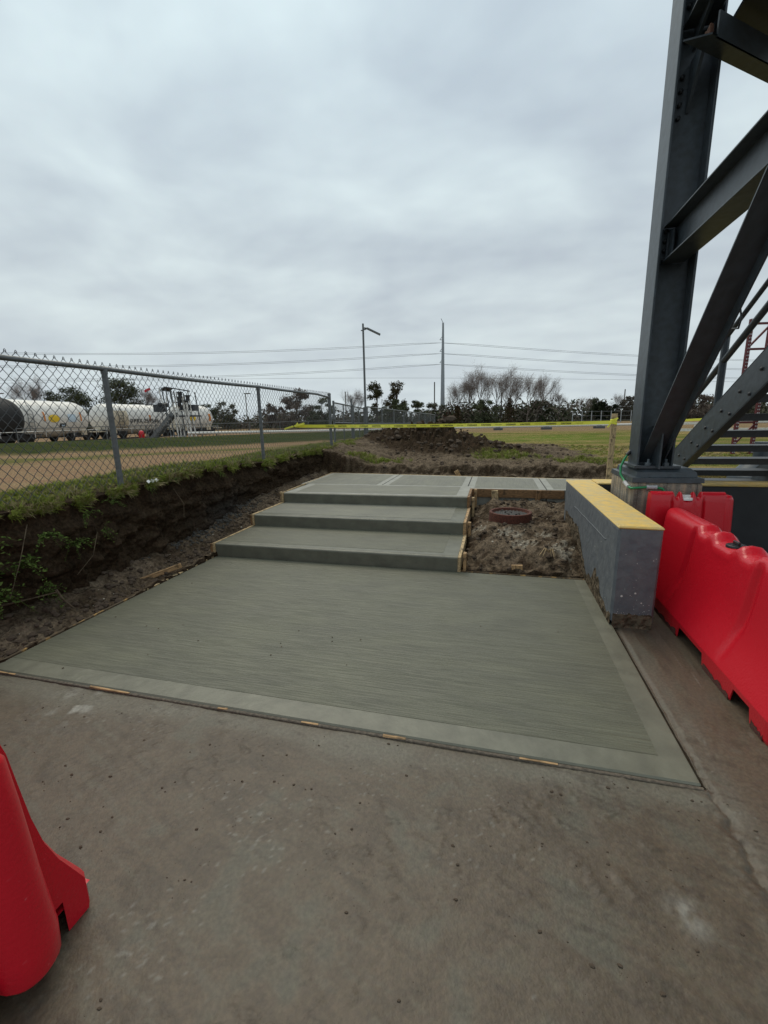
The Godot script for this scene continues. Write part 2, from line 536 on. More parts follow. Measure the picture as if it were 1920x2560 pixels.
func ground_height(x: float, z: float) -> float:
	var lump := n3.get_noise_2d(x, z)
	var clump := n2.get_noise_2d(x * 1.2, z * 1.2)
	var dirt := 0.035 * clump + 0.018 * lump + 0.014 * absf(n4.get_noise_2d(x, z))
	# old paving, the landing, the boxed corner of the wall
	if z > -1.9 and x > -3.36:
		return -0.2
	if x > -3.29 and x < 0.92 and z > -4.4:
		return -0.2
	if x > -0.3 and x < 1.2 and z <= -4.43 and z > -7.0:
		# the soil heaped round the manhole
		var h := lerpf(0.03, 0.2, step01(-4.43, -5.0, z)) + 0.06 * step01(-4.9, -5.7, z) + 0.05 * step01(-5.8, -7.0, z)
		h -= 0.1 * step01(0.0, -0.3, x) * step01(-4.4, -5.0, z)
		h += 0.05 * exp(-pow((x - 0.55) / 0.35, 2.0) - pow((z + 4.75) / 0.25, 2.0))
		var ring := Vector2(x - 0.22, z + 5.85).length()
		h += 0.02 * n2.get_noise_2d(x * 1.6, z * 1.6)
		h += (1.7 * dirt + 0.05 * maxf(0.0, n3.get_noise_2d(x * 0.55 + 3.0, z * 0.8)) - 0.035 * absf(n3.get_noise_2d(x * 0.5 + 20.0, z * 0.9))) * step01(0.27, 0.42, ring) + 0.012 * n4.get_noise_2d(x * 1.2, z * 1.2)
		if ring < 0.3: h = minf(h, 0.27)
		return minf(h, 0.44 if z < -6.8 else 1.0)
	if x >= 0.9 and z > -5.95:
		return -0.2
	if x > -3.29 and x <= -0.3 and z > -7.3:
		return -0.2 + trench(z)
	if x > -3.45 and z > -8.85 and z < -7.0 and x < 4.5:
		return 0.2
	var open := open_ground(x, z)
	var h := open
	if z > -9.4 and x > -6.0 and x < -3.2:
		# the trench beside the steps and the cut face of the bank
		var edge := bank_edge(z)
		var floor_ := trench(z) + 0.12 * step01(-3.45, -3.8, x) + dirt * 1.1
		floor_ += 0.045 * maxf(0.0, n2.get_noise_2d(x * 2.0 + 9.0, z * 2.0))
		var t := step01(edge - 0.16, edge - 0.27, x)
		var back := step01(-8.85, -9.15, z + 0.08 * lump)
		h = lerpf(floor_, open, maxf(t, back))
	elif z <= -8.85 and x > -3.5:
		h = lerpf(0.42, open, step01(-8.86, -9.12, z + 0.08 * lump)) if x < 3.0 else open
	if z < -8.8 and x > -5.2 and x < 4.0:
		var d := disturbed(x, z)
		h += d * (dirt * 1.5 + 0.05 * n2.get_noise_2d(x * 0.8, z * 0.8)) + mound(x, z)
	else:
		h += 0.012 * lump * step01(60.0, 20.0, -z)
	return h

func ground_color(x: float, z: float, h: float, flat: float) -> Color:
	var a := n2.get_noise_2d(x * 0.9 + 5.0, z * 0.9)
	var b := n3.get_noise_2d(x * 1.3, z * 1.3)
	var w := n1.get_noise_2d(x * 0.35 + 2.0, z * 0.9)
	var green := Color(0.27, 0.3, 0.06).lerp(Color(0.16, 0.19, 0.042), 0.5 + b)
	var straw := Color(0.58, 0.44, 0.19).lerp(Color(0.42, 0.31, 0.135), 0.5 + b)
	var mud := Color(0.3, 0.24, 0.178).lerp(Color(0.145, 0.112, 0.08), clampf(0.5 + 0.9 * b + 0.5 * a, 0, 1))
	var wet := Color(0.105, 0.075, 0.05).lerp(Color(0.055, 0.039, 0.026), clampf(0.5 + b, 0, 1))
	# the field to the right
	var c := straw.lerp(green, clampf(0.55 + 1.5 * w + 0.5 * a, 0.05, 1.0) * step01(-36.0, -27.0, z + 3.0 * w))
	c = c.lerp(Color(0.19, 0.31, 0.035), 0.95 * exp(-pow((x - 2.4) / 3.4, 2.0) - pow((z + 21.5) / 3.6, 2.0)) * clampf(0.75 + a + b, 0, 1))
	if z < -28.0:
		c = c.lerp(Color(0.42, 0.3, 0.19), 0.75 * step01(-29.0, -33.0, z + 2.0 * w))
	if z < -75.0:
		c = c.lerp(Color(0.09, 0.085, 0.05), step01(-75.0, -85.0, z))
	if x < -3.3 and z > -60.0:
		# the verge along the fence, then the dirt road, a green strip and the berm
		var verge := green.lerp(Color(0.12, 0.11, 0.05), clampf(0.35 + a, 0, 0.8))
		var road := Color(0.47, 0.3, 0.19).lerp(Color(0.5, 0.37, 0.22), 0.5 + a)
		var d := berm_dist(x, z)
		var side := step01(-4.2, -6.4, x + 0.7 * a + 0.4 * b) * step01(2.5, -2.0, z + 60.0 - 60.0) 
		c = c.lerp(verge, step01(-3.2, -3.6, x))
		c = c.lerp(road, side)
		var strip := exp(-pow((d + 7.2 + 1.2 * w) / 0.8, 2.0))
		c = c.lerp(Color(0.14, 0.2, 0.03), side * strip * clampf(0.75 + a, 0, 1))
		var berm := step01(-4.6, -3.8, d + 0.4 * a) * step01(5.0, 4.0, d + 0.5 * a)
		c = c.lerp(Color(0.05, 0.085, 0.018).lerp(Color(0.11, 0.115, 0.036), clampf(0.4 + b + 0.5 * a, 0, 1)), berm * step01(-5.0, -7.0, x))
	# the cut bank and the dug soil
	var cut := step01(0.86, 0.6, flat)
	if x < -3.2 and z > -9.4 and x > -4.6:
		var dug := maxf(step01(bank_edge(z) - 0.32, bank_edge(z) - 0.26, x), cut)
		c = c.lerp(mud.lerp(wet, clampf(maxf(cut, 0.1 + 0.8 * a + step01(-3.6, -3.85, x) * 0.35), 0, 1)), dug)
	elif z < -8.8 and x > -5.2 and x < 4.0:
		var d := disturbed(x, z)
		var m := mound(x, z)
		c = c.lerp(mud.lerp(wet, clampf(1.2 * step01(0.04, 0.16, m) + cut * 0.8 + 0.3 * a + 0.3 * b, 0, 1)), clampf(d + step01(0.03, 0.08, m), 0, 1))
		var tuft := exp(-pow((x - 0.2) / 0.55, 2.0) - pow((z + 10.6) / 0.4, 2.0)) + exp(-pow((x + 2.75) / 0.3, 2.0) - pow((z + 9.75) / 0.3, 2.0))
		c = c.lerp(green, clampf(tuft * (1.0 + 2.0 * b), 0, 0.9))
	elif z > -7.1 and x > -0.36:
		c = mud.lerp(wet, clampf(0.2 + 0.8 * a + 0.9 * b + cut * 0.5, 0, 1))
		# mortar droppings trodden into the soil
		var drop := 0.0
		for q in [Vector3(0.18, -5.2, 0.16), Vector3(0.32, -4.92, 0.14), Vector3(0.74, -4.8, 0.15), Vector3(-0.2, -5.5, 0.1), Vector3(0.6, -5.25, 0.12)]:
			drop = maxf(drop, exp(-pow(Vector2(x - q.x, z - q.y).length() / q.z, 2.0)))
		c = c.lerp(Color(0.5, 0.47, 0.4), clampf(step01(0.3, 0.6, drop * (0.75 + n4.get_noise_2d(x, z) * 1.6 + b)), 0, 0.85))
	return c

func spaced(a: float, b: float, fine: float, lo: float, hi: float, grow := 1.16) -> PackedFloat32Array:
	# grid lines: even between lo and hi, wider and wider out to a and b
	var out := PackedFloat32Array()
	var s := fine
	var p := lo
	while p > a:
		s *= grow
		p -= s
		out.append(maxf(p, a))
	out.reverse()
	p = lo
	while p < hi:
		out.append(p)
		p += fine
	s = fine
	while p < b:
		out.append(p)
		s *= grow
		p += s
	out.append(b)
	return out

func sheet(xs: PackedFloat32Array, zs: PackedFloat32Array, height: Callable, color: Callable, shake = null) -> ArrayMesh:
	var nx := xs.size()
	var nz := zs.size()
	var v := PackedVector3Array(); v.resize(nx * nz)
	var nn := PackedVector3Array(); nn.resize(nx * nz)
	var cc := PackedColorArray(); cc.resize(nx * nz)
	for j in nz:
		for i in nx:
			v[j * nx + i] = Vector3(xs[i], height.call(xs[i], zs[j]), zs[j])
	for j in nz:
		for i in nx:
			var l := v[j * nx + maxi(i - 1, 0)]
			var r := v[j * nx + mini(i + 1, nx - 1)]
			var u := v[maxi(j - 1, 0) * nx + i]
			var d := v[mini(j + 1, nz - 1) * nx + i]
			var k := (d - u).cross(r - l).normalized()
			nn[j * nx + i] = k
			var p := v[j * nx + i]
			cc[j * nx + i] = color.call(p.x, p.z, p.y, k.y)
	if shake != null:
		for j in nz:
			for i in nx:
				var q := j * nx + i
				v[q] = v[q] + shake.call(v[q], nn[q])
	var ix := PackedInt32Array()
	for j in nz - 1:
		for i in nx - 1:
			var q := j * nx + i
			ix.append(q); ix.append(q + 1); ix.append(q + nx)
			ix.append(q + 1); ix.append(q + nx + 1); ix.append(q + nx)
	var a := []
	a.resize(Mesh.ARRAY_MAX)
	a[Mesh.ARRAY_VERTEX] = v; a[Mesh.ARRAY_NORMAL] = nn; a[Mesh.ARRAY_COLOR] = cc; a[Mesh.ARRAY_INDEX] = ix
	var m := ArrayMesh.new()
	m.add_surface_from_arrays(Mesh.PRIMITIVE_TRIANGLES, a)
	return m

func apron_height(x: float, z: float) -> float:
	# old paving under a skin of trodden mud: scuffs, boot marks, lifted flakes
	var a := n2.get_noise_2d(x * 1.1, z * 1.1)
	var skin := step01(-0.15, 0.35, a + 0.5 * n3.get_noise_2d(x, z))
	var crumb := absf(n4.get_noise_2d(x * 0.8, z * 0.8))
	var f1 := n3.get_noise_2d(x * 1.3 + z * 0.5 + 4.0, z * 2.4 - x * 0.4)
	var f2 := n3.get_noise_2d(x * 2.2 + 50.0, z * 1.5 + x * 0.3)
	var worn := 0.25 + 0.75 * step01(-0.1, 0.45, n1.get_noise_2d(x * 2.0 + 8.0, z * 2.0) + 0.35 * a)
	var flake := (step01(0.14, 0.165, f1) * 0.0016 + step01(0.3, 0.32, f1) * 0.0024 + step01(0.2, 0.225, f2) * 0.0014 + step01(0.36, 0.38, -f2) * 0.0024) * step01(-0.1, 0.25, n4.get_noise_2d(x * 0.35 + 11.0, z * 0.35))
	var h := -0.012 + 0.003 * n1.get_noise_2d(x, z) + skin * (0.002 + 0.0015 * crumb) + flake * worn
	h += 0.001 * n4.get_noise_2d(x * 2.4, z * 2.4) * (0.3 + skin)
	# the joint that goes on from the landing's right side, with crumbled mortar in it
	var g := (x - 0.955 - 0.012 * n3.get_noise_2d(z * 2.0, 1.0)) / 0.014
	if z > -1.85: g = (x - 0.955 - 0.03 * n3.get_noise_2d(z * 1.2, 1.0)) / (0.02 + 0.014 * n3.get_noise_2d(z * 3.0, 5.0))
	h -= (0.014 + 0.012 * n3.get_noise_2d(x * 3.0, z * 3.0)) * exp(-g * g)
	if z > -1.85: h += 0.012 * exp(-pow((x - 0.915) / 0.03, 2.0)) * maxf(0.0, n3.get_noise_2d(x * 2.0, z * 2.0) + 0.3)
	return minf(h, -0.003)

func apron_color(x: float, z: float, _h: float, _flat: float) -> Color:
	var a := n2.get_noise_2d(x * 1.1, z * 1.1)
	var b := n3.get_noise_2d(x, z)
	var w := n1.get_noise_2d(x * 1.3 + 30.0, z * 1.3)
	var skin := step01(-0.45, 0.2, a + 0.7 * b + 0.7 * w + 0.3)
	var bare := Color(0.092, 0.083, 0.06).lerp(Color(0.12, 0.11, 0.082), clampf(0.5 + b, 0, 1))
	var mud := Color(0.114, 0.085, 0.056).lerp(Color(0.082, 0.061, 0.04), clampf(0.5 + b + 0.5 * a, 0, 1))
	if x > 0.95: mud = mud.lerp(Color(0.115, 0.084, 0.057), 0.6)
	var c := bare.lerp(mud, skin)
	# slurry swept along the front of the landing
	var s := exp(-pow((z + 1.8 - 0.03 * w) / (0.07 + 0.08 * maxf(0.0, w + 0.1)), 2.0)) if x < 0.95 else 0.0
	c = c.lerp(Color(0.15, 0.143, 0.113), 0.8 * s * clampf(0.9 + a, 0, 1))
	var s2 := exp(-pow((x - 1.02) / 0.06, 2.0)) * step01(-0.9, -1.6, z)
	c = c.lerp(Color(0.15, 0.143, 0.117), 0.6 * s2 * clampf(0.8 + a, 0, 1))
	# drag marks: streaks of slurry and mud smeared by boots and tools
	var drag := n3.get_noise_2d(x * 0.35 + z * 0.2 + 3.0, z * 2.6 - x * 0.9) + 0.6 * n4.get_noise_2d(x * 0.3, z * 1.5 - x * 0.4)
	c = c.lerp(bare * 1.12, 0.5 * step01(0.12, 0.5, drag) * step01(-0.25, 0.25, w))
	c = c.lerp(Color(0.058, 0.044, 0.03), 0.55 * step01(0.3, 0.6, -drag - 0.3 * w))
	# splashed cement, and a soft specular glint painted into the colour
	var p := n4.get_noise_2d(x * 1.4 + 70.0, z * 1.4) + 0.55 * n1.get_noise_2d(x * 2.0 + 9.0, z * 2.0)
	c = c.lerp(Color(0.24, 0.235, 0.21), 0.5 * step01(0.66, 0.85, p))
	var glint_and_splash := exp(-pow(Vector2(x - 0.66, z + 1.3).length() / 0.045, 2.0)) + 0.6 * exp(-pow(Vector2(x + 2.35, z + 1.72).length() / 0.14, 2.0)) * step01(0.0, 0.3, b)
	c = c.lerp(Color(0.4, 0.4, 0.37), clampf(glint_and_splash * (0.6 + 1.2 * b + 0.5 * n4.get_noise_2d(x, z)), 0, 0.7))
	return c

func make_ground() -> void:
	var xs := spaced(-900.0, 900.0, 0.03, -4.3, 2.2, 1.12)
	var zs := spaced(-1200.0, 60.0, 0.034, -9.6, -1.7, 1.024)
	var rough := func(p: Vector3, k: Vector3) -> Vector3:
		var steep := step01(0.9, 0.55, k.y)
		if steep <= 0.0 or p.z < -9.6: return Vector3.ZERO
		var d := 0.06 * n3.get_noise_3dv(p * 1.1) + 0.03 * n4.get_noise_3dv(p)
		return Vector3(d, 0, 0.02 * n3.get_noise_3dv(p + Vector3(9, 9, 9))) * steep
	structure(put("ground", sheet(xs, zs, ground_height, ground_color, rough), M.ground), "brown dug soil, grass verge and field around the new concrete")
	xs = spaced(-12.0, 14.0, 0.0095, -2.6, 1.55, 1.12)
	zs = spaced(-5.7, 14.0, 0.0095, -2.0, -0.55, 1.12)
	xs = clip(xs, -3.45, 14.0); zs = clip(zs, -5.62, 14.0)
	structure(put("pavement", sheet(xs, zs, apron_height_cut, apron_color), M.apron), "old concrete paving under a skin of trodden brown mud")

func make_bank() -> void:
	# the cut face of the bank: crumbled layers, hollows, a lip of roots on top
	var zs := PackedFloat32Array()
	var z := -9.35
	while z < 1.2:
		zs.append(z); z += 0.021 if z < -1.6 else 0.1
	var nt := 46
	var v := PackedVector3Array()
	var c := PackedColorArray()
	for q in zs:
		var edge := bank_edge(q)
		var top := open_ground(edge - 0.2, q) + 0.004
		for k in nt:
			var t := float(k) / (nt - 1)
			var y := lerpf(trench(q) - 0.02, top, t)
			var x := edge + lerpf(-0.05, -0.03, t)
			var p := Vector3(x, y, q)
			var lay := n2.get_noise_3d(p.x, p.y * 3.2, p.z * 1.1)
			var clod := n3.get_noise_3d(p.x, p.y * 1.2, p.z)
			var crumb := n4.get_noise_3d(p.x, p.y, p.z)
			var amp := sin(PI * clampf(t * 0.94 + 0.06, 0, 1))
			x += amp * (0.08 * lay + 0.075 * clod + 0.05 * absf(crumb)) + 0.02 * crumb
			x -= 0.07 * exp(-pow((t - 0.86) / 0.09, 2.0))        # the hollow under the turf
			x += 0.06 * pow(1.0 - t, 5.0)                          # slumped crumbs at the foot
			if k == nt - 1: x = edge - 0.34
			v.append(Vector3(x, y + 0.012 * crumb * amp, q))
			var soil := Color(0.1, 0.071, 0.047).lerp(Color(0.048, 0.034, 0.023), clampf(0.5 + 0.9 * clod + 0.6 * crumb, 0, 1))
			soil = soil.lerp(Color(0.15, 0.11, 0.075), clampf(0.8 * lay + 0.3 * crumb, 0, 0.6))
			soil = soil.lerp(Color(0.07, 0.07, 0.068), 0.6 * exp(-pow((q + 5.4) / 0.6, 2.0)) * step01(0.75, 0.3, t))
			c.append(soil)
	var nz := zs.size()
	var nn := PackedVector3Array()
	nn.resize(v.size())
	for j in nz:
		for k in nt:
			var du := v[mini(j + 1, nz - 1) * nt + k] - v[maxi(j - 1, 0) * nt + k]
			var dv := v[j * nt + mini(k + 1, nt - 1)] - v[j * nt + maxi(k - 1, 0)]
			nn[j * nt + k] = dv.cross(du).normalized()
	var ix := PackedInt32Array()
	for j in nz - 1:
		for k in nt - 1:
			var q := j * nt + k
			ix.append(q); ix.append(q + nt); ix.append(q + 1)
			ix.append(q + 1); ix.append(q + nt); ix.append(q + nt + 1)
	var a := []
	a.resize(Mesh.ARRAY_MAX)
	a[Mesh.ARRAY_VERTEX] = v; a[Mesh.ARRAY_NORMAL] = nn; a[Mesh.ARRAY_COLOR] = c; a[Mesh.ARRAY_INDEX] = ix
	var m := ArrayMesh.new()
	m.add_surface_from_arrays(Mesh.PRIMITIVE_TRIANGLES, a)
	structure(put("terrain", m, M.ground), "dark crumbling cut face of the earth bank below the fence")

func clip(a: PackedFloat32Array, lo: float, hi: float) -> PackedFloat32Array:
	var out := PackedFloat32Array()
	for k in a:
		if k >= lo and k <= hi: out.append(k)
	return out

func apron_height_cut(x: float, z: float) -> float:
	# the paving stops at the landing and runs on beside it only under the barriers
	if z < -1.875 and x < 0.935: return -0.3
	return apron_height(x, z)

# ---------------------------------------------------------------- fresh concrete
func flat_uv(b: MB, x0: float, x1: float, z0: float, z1: float, y: float, turn := false, off := Vector2.ZERO) -> void:
	# a level sheet whose broom marks run along x (or along z when turned); one texture covers 4.4 m
	var k := 1.0 / 4.4
	var u := func(x: float, z: float) -> Vector2:
		return (Vector2(z + 4.45, x + 3.4) if turn else Vector2(x + 3.4, z + 4.45)) * k + off
	b.uquad(Vector3(x0, y, z1), Vector3(x1, y, z1), Vector3(x1, y, z0), Vector3(x0, y, z0), u.call(x0, z1), u.call(x1, z1), u.call(x1, z0), u.call(x0, z0))

func slab_block(b: MB, x0: float, x1: float, z0: float, z1: float, y0: float, y1: float, bev := 0.008) -> void:
	b.cbox(Vector3((x0 + x1) * 0.5, (y0 + y1) * 0.5, (z0 + z1) * 0.5), Vector3(x1 - x0, y1 - y0, z1 - z0), bev)

func make_concrete() -> void:
	# the lower landing: a trowelled margin along the front and the right, broomed inside
	var b := MB.new()
	slab_block(b, -3.30, 0.928, -4.40, -1.885, -0.16, 0.0)
	var slab := part("landing_slab", b, M.trowelled)
	structure(slab, "wide freshly broomed grey concrete landing below the steps")
	b = MB.new()
	flat_uv(b, -3.285, 0.80, -4.385, -2.03, 0.0014)
	part("broomed_field", b, M.broomed, slab)
	# small things dropped on the wet surface
	rng.seed = 41
	b = MB.new()
	for i in 18:
		var p := Vector3(rng.randf_range(-3.1, 0.7), 0.004, rng.randf_range(-3.9, -1.95))
		if i < 11: p = Vector3(rng.randf_range(-3.1, -0.9), 0.004, rng.randf_range(-2.8, -1.95))
		b.cbox(p, Vector3(rng.randf_range(0.005, 0.015), 0.005, rng.randf_range(0.004, 0.008)), 0.002, Basis(Vector3.UP, rng.randf() * TAU), 0.003, i)
	var crumbs := part("crumbs", b, M.steel_dark, slab)
	crumbs.material_override = M.wall_bare
	tag(crumbs, "", "", "", "stuff")
	# three steps and the head of the flight
	var st := thing("concrete_steps", "three fresh concrete steps between wooden forms, smooth bands on their edges", "steps", Vector3(0, 0, -4.4))
	var nose := [-4.40, -5.325, -6.25]
	var tail := [-5.36, -6.29, -7.255]
	for i in 3:
		var y := 0.16 * (i + 1)
		b = MB.new()
		var x1 := -0.352 - 0.012 * i
		# the block leans back a little at the riser; the nose is rounded by the edging tool
		var z0: float = tail[i]
		var z1: float = nose[i] - 0.005
		var xl := -3.305
		var lo := -0.1 + 0.16 * i
		var ring := [[z1 - 0.012, lo], [z1 - 0.004, y - 0.022], [z1 - 0.008, y - 0.010], [z1 - 0.018, y - 0.003], [z1 - 0.032, y], [z0, y]]
		for k in ring.size() - 1:
			var p: Array = ring[k]
			var q: Array = ring[k + 1]
			b.quad(Vector3(xl, p[1], p[0]), Vector3(x1, p[1], p[0]), Vector3(x1, q[1], q[0]), Vector3(xl, q[1], q[0]))
		for s in [0, 1]:
			var x: float = [xl, x1][s]
			for k in range(1, ring.size() - 1):
				b.tri(Vector3(x, lo, z0), Vector3(x, ring[k][1], ring[k][0]), Vector3(x, ring[k - 1][1], ring[k - 1][0]))
			b.tri(Vector3(x, lo, z0), Vector3(x, y, z0), Vector3(x, ring[-2][1], ring[-2][0]))
		for k in b.v.size():
			b.v[k] -= Vector3(0, 0, -4.4)
		var s3 := part("step", b, M.trowelled, st)
		# trowelled bands along the nose and the right edge, broomed tread inside
		b = MB.new()
		flat_uv(b, xl + 0.002, x1 - 0.002, z0, z1 - 0.034, y + 0.0012)
		for k in b.v.size(): b.v[k] -= Vector3(0, 0, -4.4)
		part("smooth_band", b, M.trowelled if i < 2 else M.trowelled_dry, s3)
		b = MB.new()
		flat_uv(b, xl + (0.01 if i < 2 else 0.16), x1 - 0.165, z0 + (0.0 if i < 2 else 0.07), z1 - 0.125, y + 0.0028, false, Vector2(0.05, 0.27 + 0.42 * i))
		for k in b.v.size(): b.v[k] -= Vector3(0, 0, -4.4)
		part("tread", b, M.broomed if i == 0 else M.broomed_dry, s3)
	# the sidewalk at the top: panels with trowelled margins, cut joints between them
	var walk := Node3D.new()
	walk.name = "sidewalk"
	add_child(walk)
	structure(walk, "new concrete sidewalk panels with smooth margins at the head of the steps")
	var cuts := [-3.47, -1.915, -0.425, 0.795, 2.05, 3.3, 4.5]
	for i in cuts.size() - 1:
		b = MB.new()
		var x0: float = cuts[i] + 0.009
		var x1: float = cuts[i + 1] - 0.009
		var zf := -7.262 if i < 2 else -7.03
		var zb := lerpf(-8.88, -8.28, clampf((cuts[i] + 3.47) / 5.4, 0, 1))
		var zc := lerpf(-8.88, -8.28, clampf((cuts[i + 1] + 3.47) / 5.4, 0, 1))
		var y := 0.48
		b.quad(Vector3(x0, y, zf), Vector3(x1, y, zf), Vector3(x1, y, zc), Vector3(x0, y, zb))
		b.quad(Vector3(x0, 0.2, zf), Vector3(x1, 0.2, zf), Vector3(x1, y, zf), Vector3(x0, y, zf))
		b.quad(Vector3(x1, 0.2, zc), Vector3(x0, 0.2, zb), Vector3(x0, y, zb), Vector3(x1, y, zc))
		b.quad(Vector3(x0, 0.2, zb), Vector3(x0, 0.2, zf), Vector3(x0, y, zf), Vector3(x0, y, zb))
		b.quad(Vector3(x1, 0.2, zf), Vector3(x1, 0.2, zc), Vector3(x1, y, zc), Vector3(x1, y, zf))
		var p := part("panel", b, M.trowelled_dry, walk)
		b = MB.new()
		var e := 0.10
		var y2 := y + 0.002
		var k := 1.0 / 4.4
		var q := [Vector3(x0 + e, y2, zf - (0.03 if i < 2 else e)), Vector3(x1 - e, y2, zf - (0.03 if i < 2 else e)), Vector3(x1 - e, y2, zc + e), Vector3(x0 + e, y2, zb + e)]
		b.uquad(q[0], q[1], q[2], q[3], Vector2(q[0].z, q[0].x) * k + Vector2(0.3 * i, 0), Vector2(q[1].z, q[1].x) * k + Vector2(0.3 * i, 0), Vector2(q[2].z, q[2].x) * k + Vector2(0.3 * i, 0), Vector2(q[3].z, q[3].x) * k + Vector2(0.3 * i, 0))
		part("broomed_field", b, M.broomed_dry, p)
		if i > 0:
			b = MB.new()
			b.box(Vector3(cuts[i], 0.38, (zf + zb) * 0.5), Vector3(0.012, 0.188, zf - zb - 0.02))
			part("joint_strip", b, M.joint, walk)

# ---------------------------------------------------------------- timber forms and stakes
func board(label: String, a: Vector3, b2: Vector3, thick: float, tall: float, material: Material, sd := 1) -> MeshInstance3D:
	# a plank from a to b2 (the middle of its top edge); its grain runs along local x
	var b := MB.new()
	var l := a.distance_to(b2)
	b.cbox(Vector3(0, -tall * 0.5, 0), Vector3(l, tall, thick), 0.003, Basis(), 0.006, sd)
	var o := part("form_board", b, material)
	var x := (b2 - a).normalized()
	var z := x.cross(Vector3.UP).normalized()
	o.transform = Transform3D(Basis(x, z.cross(x), z), (a + b2) * 0.5)
	tag(o, label, "board", "timber form boards round the new concrete")
	return o

func stake(label: String, at: Vector3, tall: float, w := 0.04, t := 0.04, lean := 0.0, turn := 0.0, material: Material = null) -> MeshInstance3D:
	var b := MB.new()
	# grain along local x, so the stake is built lying and stood up
	b.cbox(Vector3(tall * 0.5 - 0.12, 0, 0), Vector3(tall + 0.24, w, t), 0.003, Basis(), 0.005, int(at.z * 97.0))
	var o := part("wooden_stake", b, material if material else M.wood)
	o.transform = Transform3D(Basis(Vector3.UP, turn) * Basis(Vector3.BACK, PI / 2 + lean), at)
	tag(o, label, "stake", "wooden stakes holding the forms")
	return o

func make_forms() -> void:
	var L := -3.325
	board("mud-smeared form board edge sunk along the front of the landing", Vector3(-3.42, 0.0, -1.871), Vector3(0.93, -0.004, -1.871), 0.022, 0.14, M.wood_mud, 3)
	var front: Node3D = get_child(get_child_count() - 1)
	for s in [[-3.4, 0.36], [-2.42, 0.3], [-0.98, 0.1], [-0.52, 0.12], [-1.5, 0.06], [0.16, 0.17]]:
		var w := MB.new()
		w.cbox(Vector3(s[0] + s[1] * 0.5 + 1.245, 0.0015, 0.002), Vector3(s[1], 0.005, 0.012), 0.001, Basis(), 0.006, int(s[0] * 31.0))
		part("bare_wood", w, M.wood, front)
	board("muddy form board along the landing beside the weedy end of the trench", Vector3(L, 0.004, -1.86), Vector3(L, 0.005, -3.3), 0.018, 0.14, M.wood_muddy, 4)
	board("pale form board along the landing leading up to the bottom step", Vector3(L, 0.007, -3.305), Vector3(L, 0.008, -4.39), 0.02, 0.14, M.wood_pale, 24)
	board("form board on the trench side of the bottom step", Vector3(L, 0.166, -4.395), Vector3(L, 0.166, -5.35), 0.03, 0.16, M.wood_pale, 5)
	board("form board on the trench side of the middle step", Vector3(L, 0.326, -5.32), Vector3(L, 0.326, -6.28), 0.03, 0.16, M.wood_pale, 6)
	board("long form board on the trench side of the top step and walk", Vector3(L - 0.005, 0.486, -6.245), Vector3(-3.49, 0.486, -8.86), 0.03, 0.17, M.wood_pale, 7)
	stake("orange-tinted stake nailed to the trench-side form of the top step", Vector3(L - 0.05, 0.30, -6.30), 0.19, 0.04, 0.035, 0.0, 0.4, M.wood_pale)
	stake("short stake end at the trench-side corner of the middle step", Vector3(L - 0.04, 0.15, -5.36), 0.16, 0.035, 0.03, 0.05, 0.3, M.wood_old)
	stake("short stake end at the trench-side corner of the bottom step", Vector3(L - 0.04, 0.0, -4.42), 0.15, 0.035, 0.03, 0.03, 0.3, M.wood_old)
	board("orange form board sticking out past the sidewalk into the trench corner", Vector3(-3.99, 0.49, -8.93), Vector3(-3.40, 0.485, -8.90), 0.035, 0.14, M.wood, 8)
	stake("stub stake in front of the board by the trench corner", Vector3(-3.82, 0.36, -8.88), 0.17, 0.08, 0.04, 0.02, 0.1, M.wood)
	board("thin form edge along the back of the sidewalk", Vector3(-3.40, 0.482, -8.912), Vector3(1.9, 0.482, -8.312), 0.02, 0.1, M.wood_pale, 9)
	var block := stake("small orange wood block standing behind the sidewalk", Vector3(-0.72, 0.50, -8.72), 0.08, 0.09, 0.04, 0.5, 0.2, M.wood)
	block.set_meta("group", "wooden stakes holding the forms")
	# right side of the flight
	var r := -0.335
	board("split pale form board beside the bottom step at the manhole side", Vector3(r, 0.165, -4.39), Vector3(r, 0.165, -5.33), 0.035, 0.17, M.wood_pale, 10)
	board("form board beside the middle step at the manhole side", Vector3(r - 0.01, 0.325, -5.30), Vector3(r - 0.01, 0.325, -6.26), 0.035, 0.19, M.wood, 11)
	board("orange form board beside the top step at the manhole side", Vector3(r - 0.02, 0.485, -6.22), Vector3(r - 0.025, 0.485, -7.02), 0.035, 0.19, M.wood_old, 12)
	stake("stake beside the split pale board at the foot of the flight", Vector3(r + 0.055, 0.0, -4.45), 0.2, 0.06, 0.035, -0.02, 1.5, M.wood)
	stake("double stake beside the middle step at the manhole side", Vector3(r + 0.045, 0.12, -5.40), 0.19, 0.06, 0.035, 0.0, 1.5, M.wood)
	stake("stake leaning on the orange board by the top step", Vector3(r + 0.04, 0.26, -6.36), 0.2, 0.055, 0.035, 0.04, 1.5, M.wood_pale)
	stake("stake at the inner corner of the sidewalk form", Vector3(r + 0.05, 0.3, -6.86), 0.2, 0.06, 0.04, 0.0, 1.5, M.wood)
	board("brown form board under the front edge of the sidewalk above the manhole", Vector3(-0.36, 0.482, -7.008), Vector3(1.05, 0.478, -7.008), 0.035, 0.13, M.wood_old, 13)
	stake("wide stake leaning on the brown board above the manhole", Vector3(0.02, 0.31, -6.95), 0.16, 0.10, 0.035, 0.06, 0.1, M.wood_pale)
	stake("stake on the brown board near the grey wall", Vector3(0.66, 0.32, -6.965), 0.16, 0.07, 0.035, -0.1, 0.1, M.wood_old)
	board("thin form edge between the landing and the muddy manhole bed", Vector3(-0.33, 0.008, -4.415), Vector3(0.9, 0.004, -4.41), 0.02, 0.12, M.wood_muddy, 14)
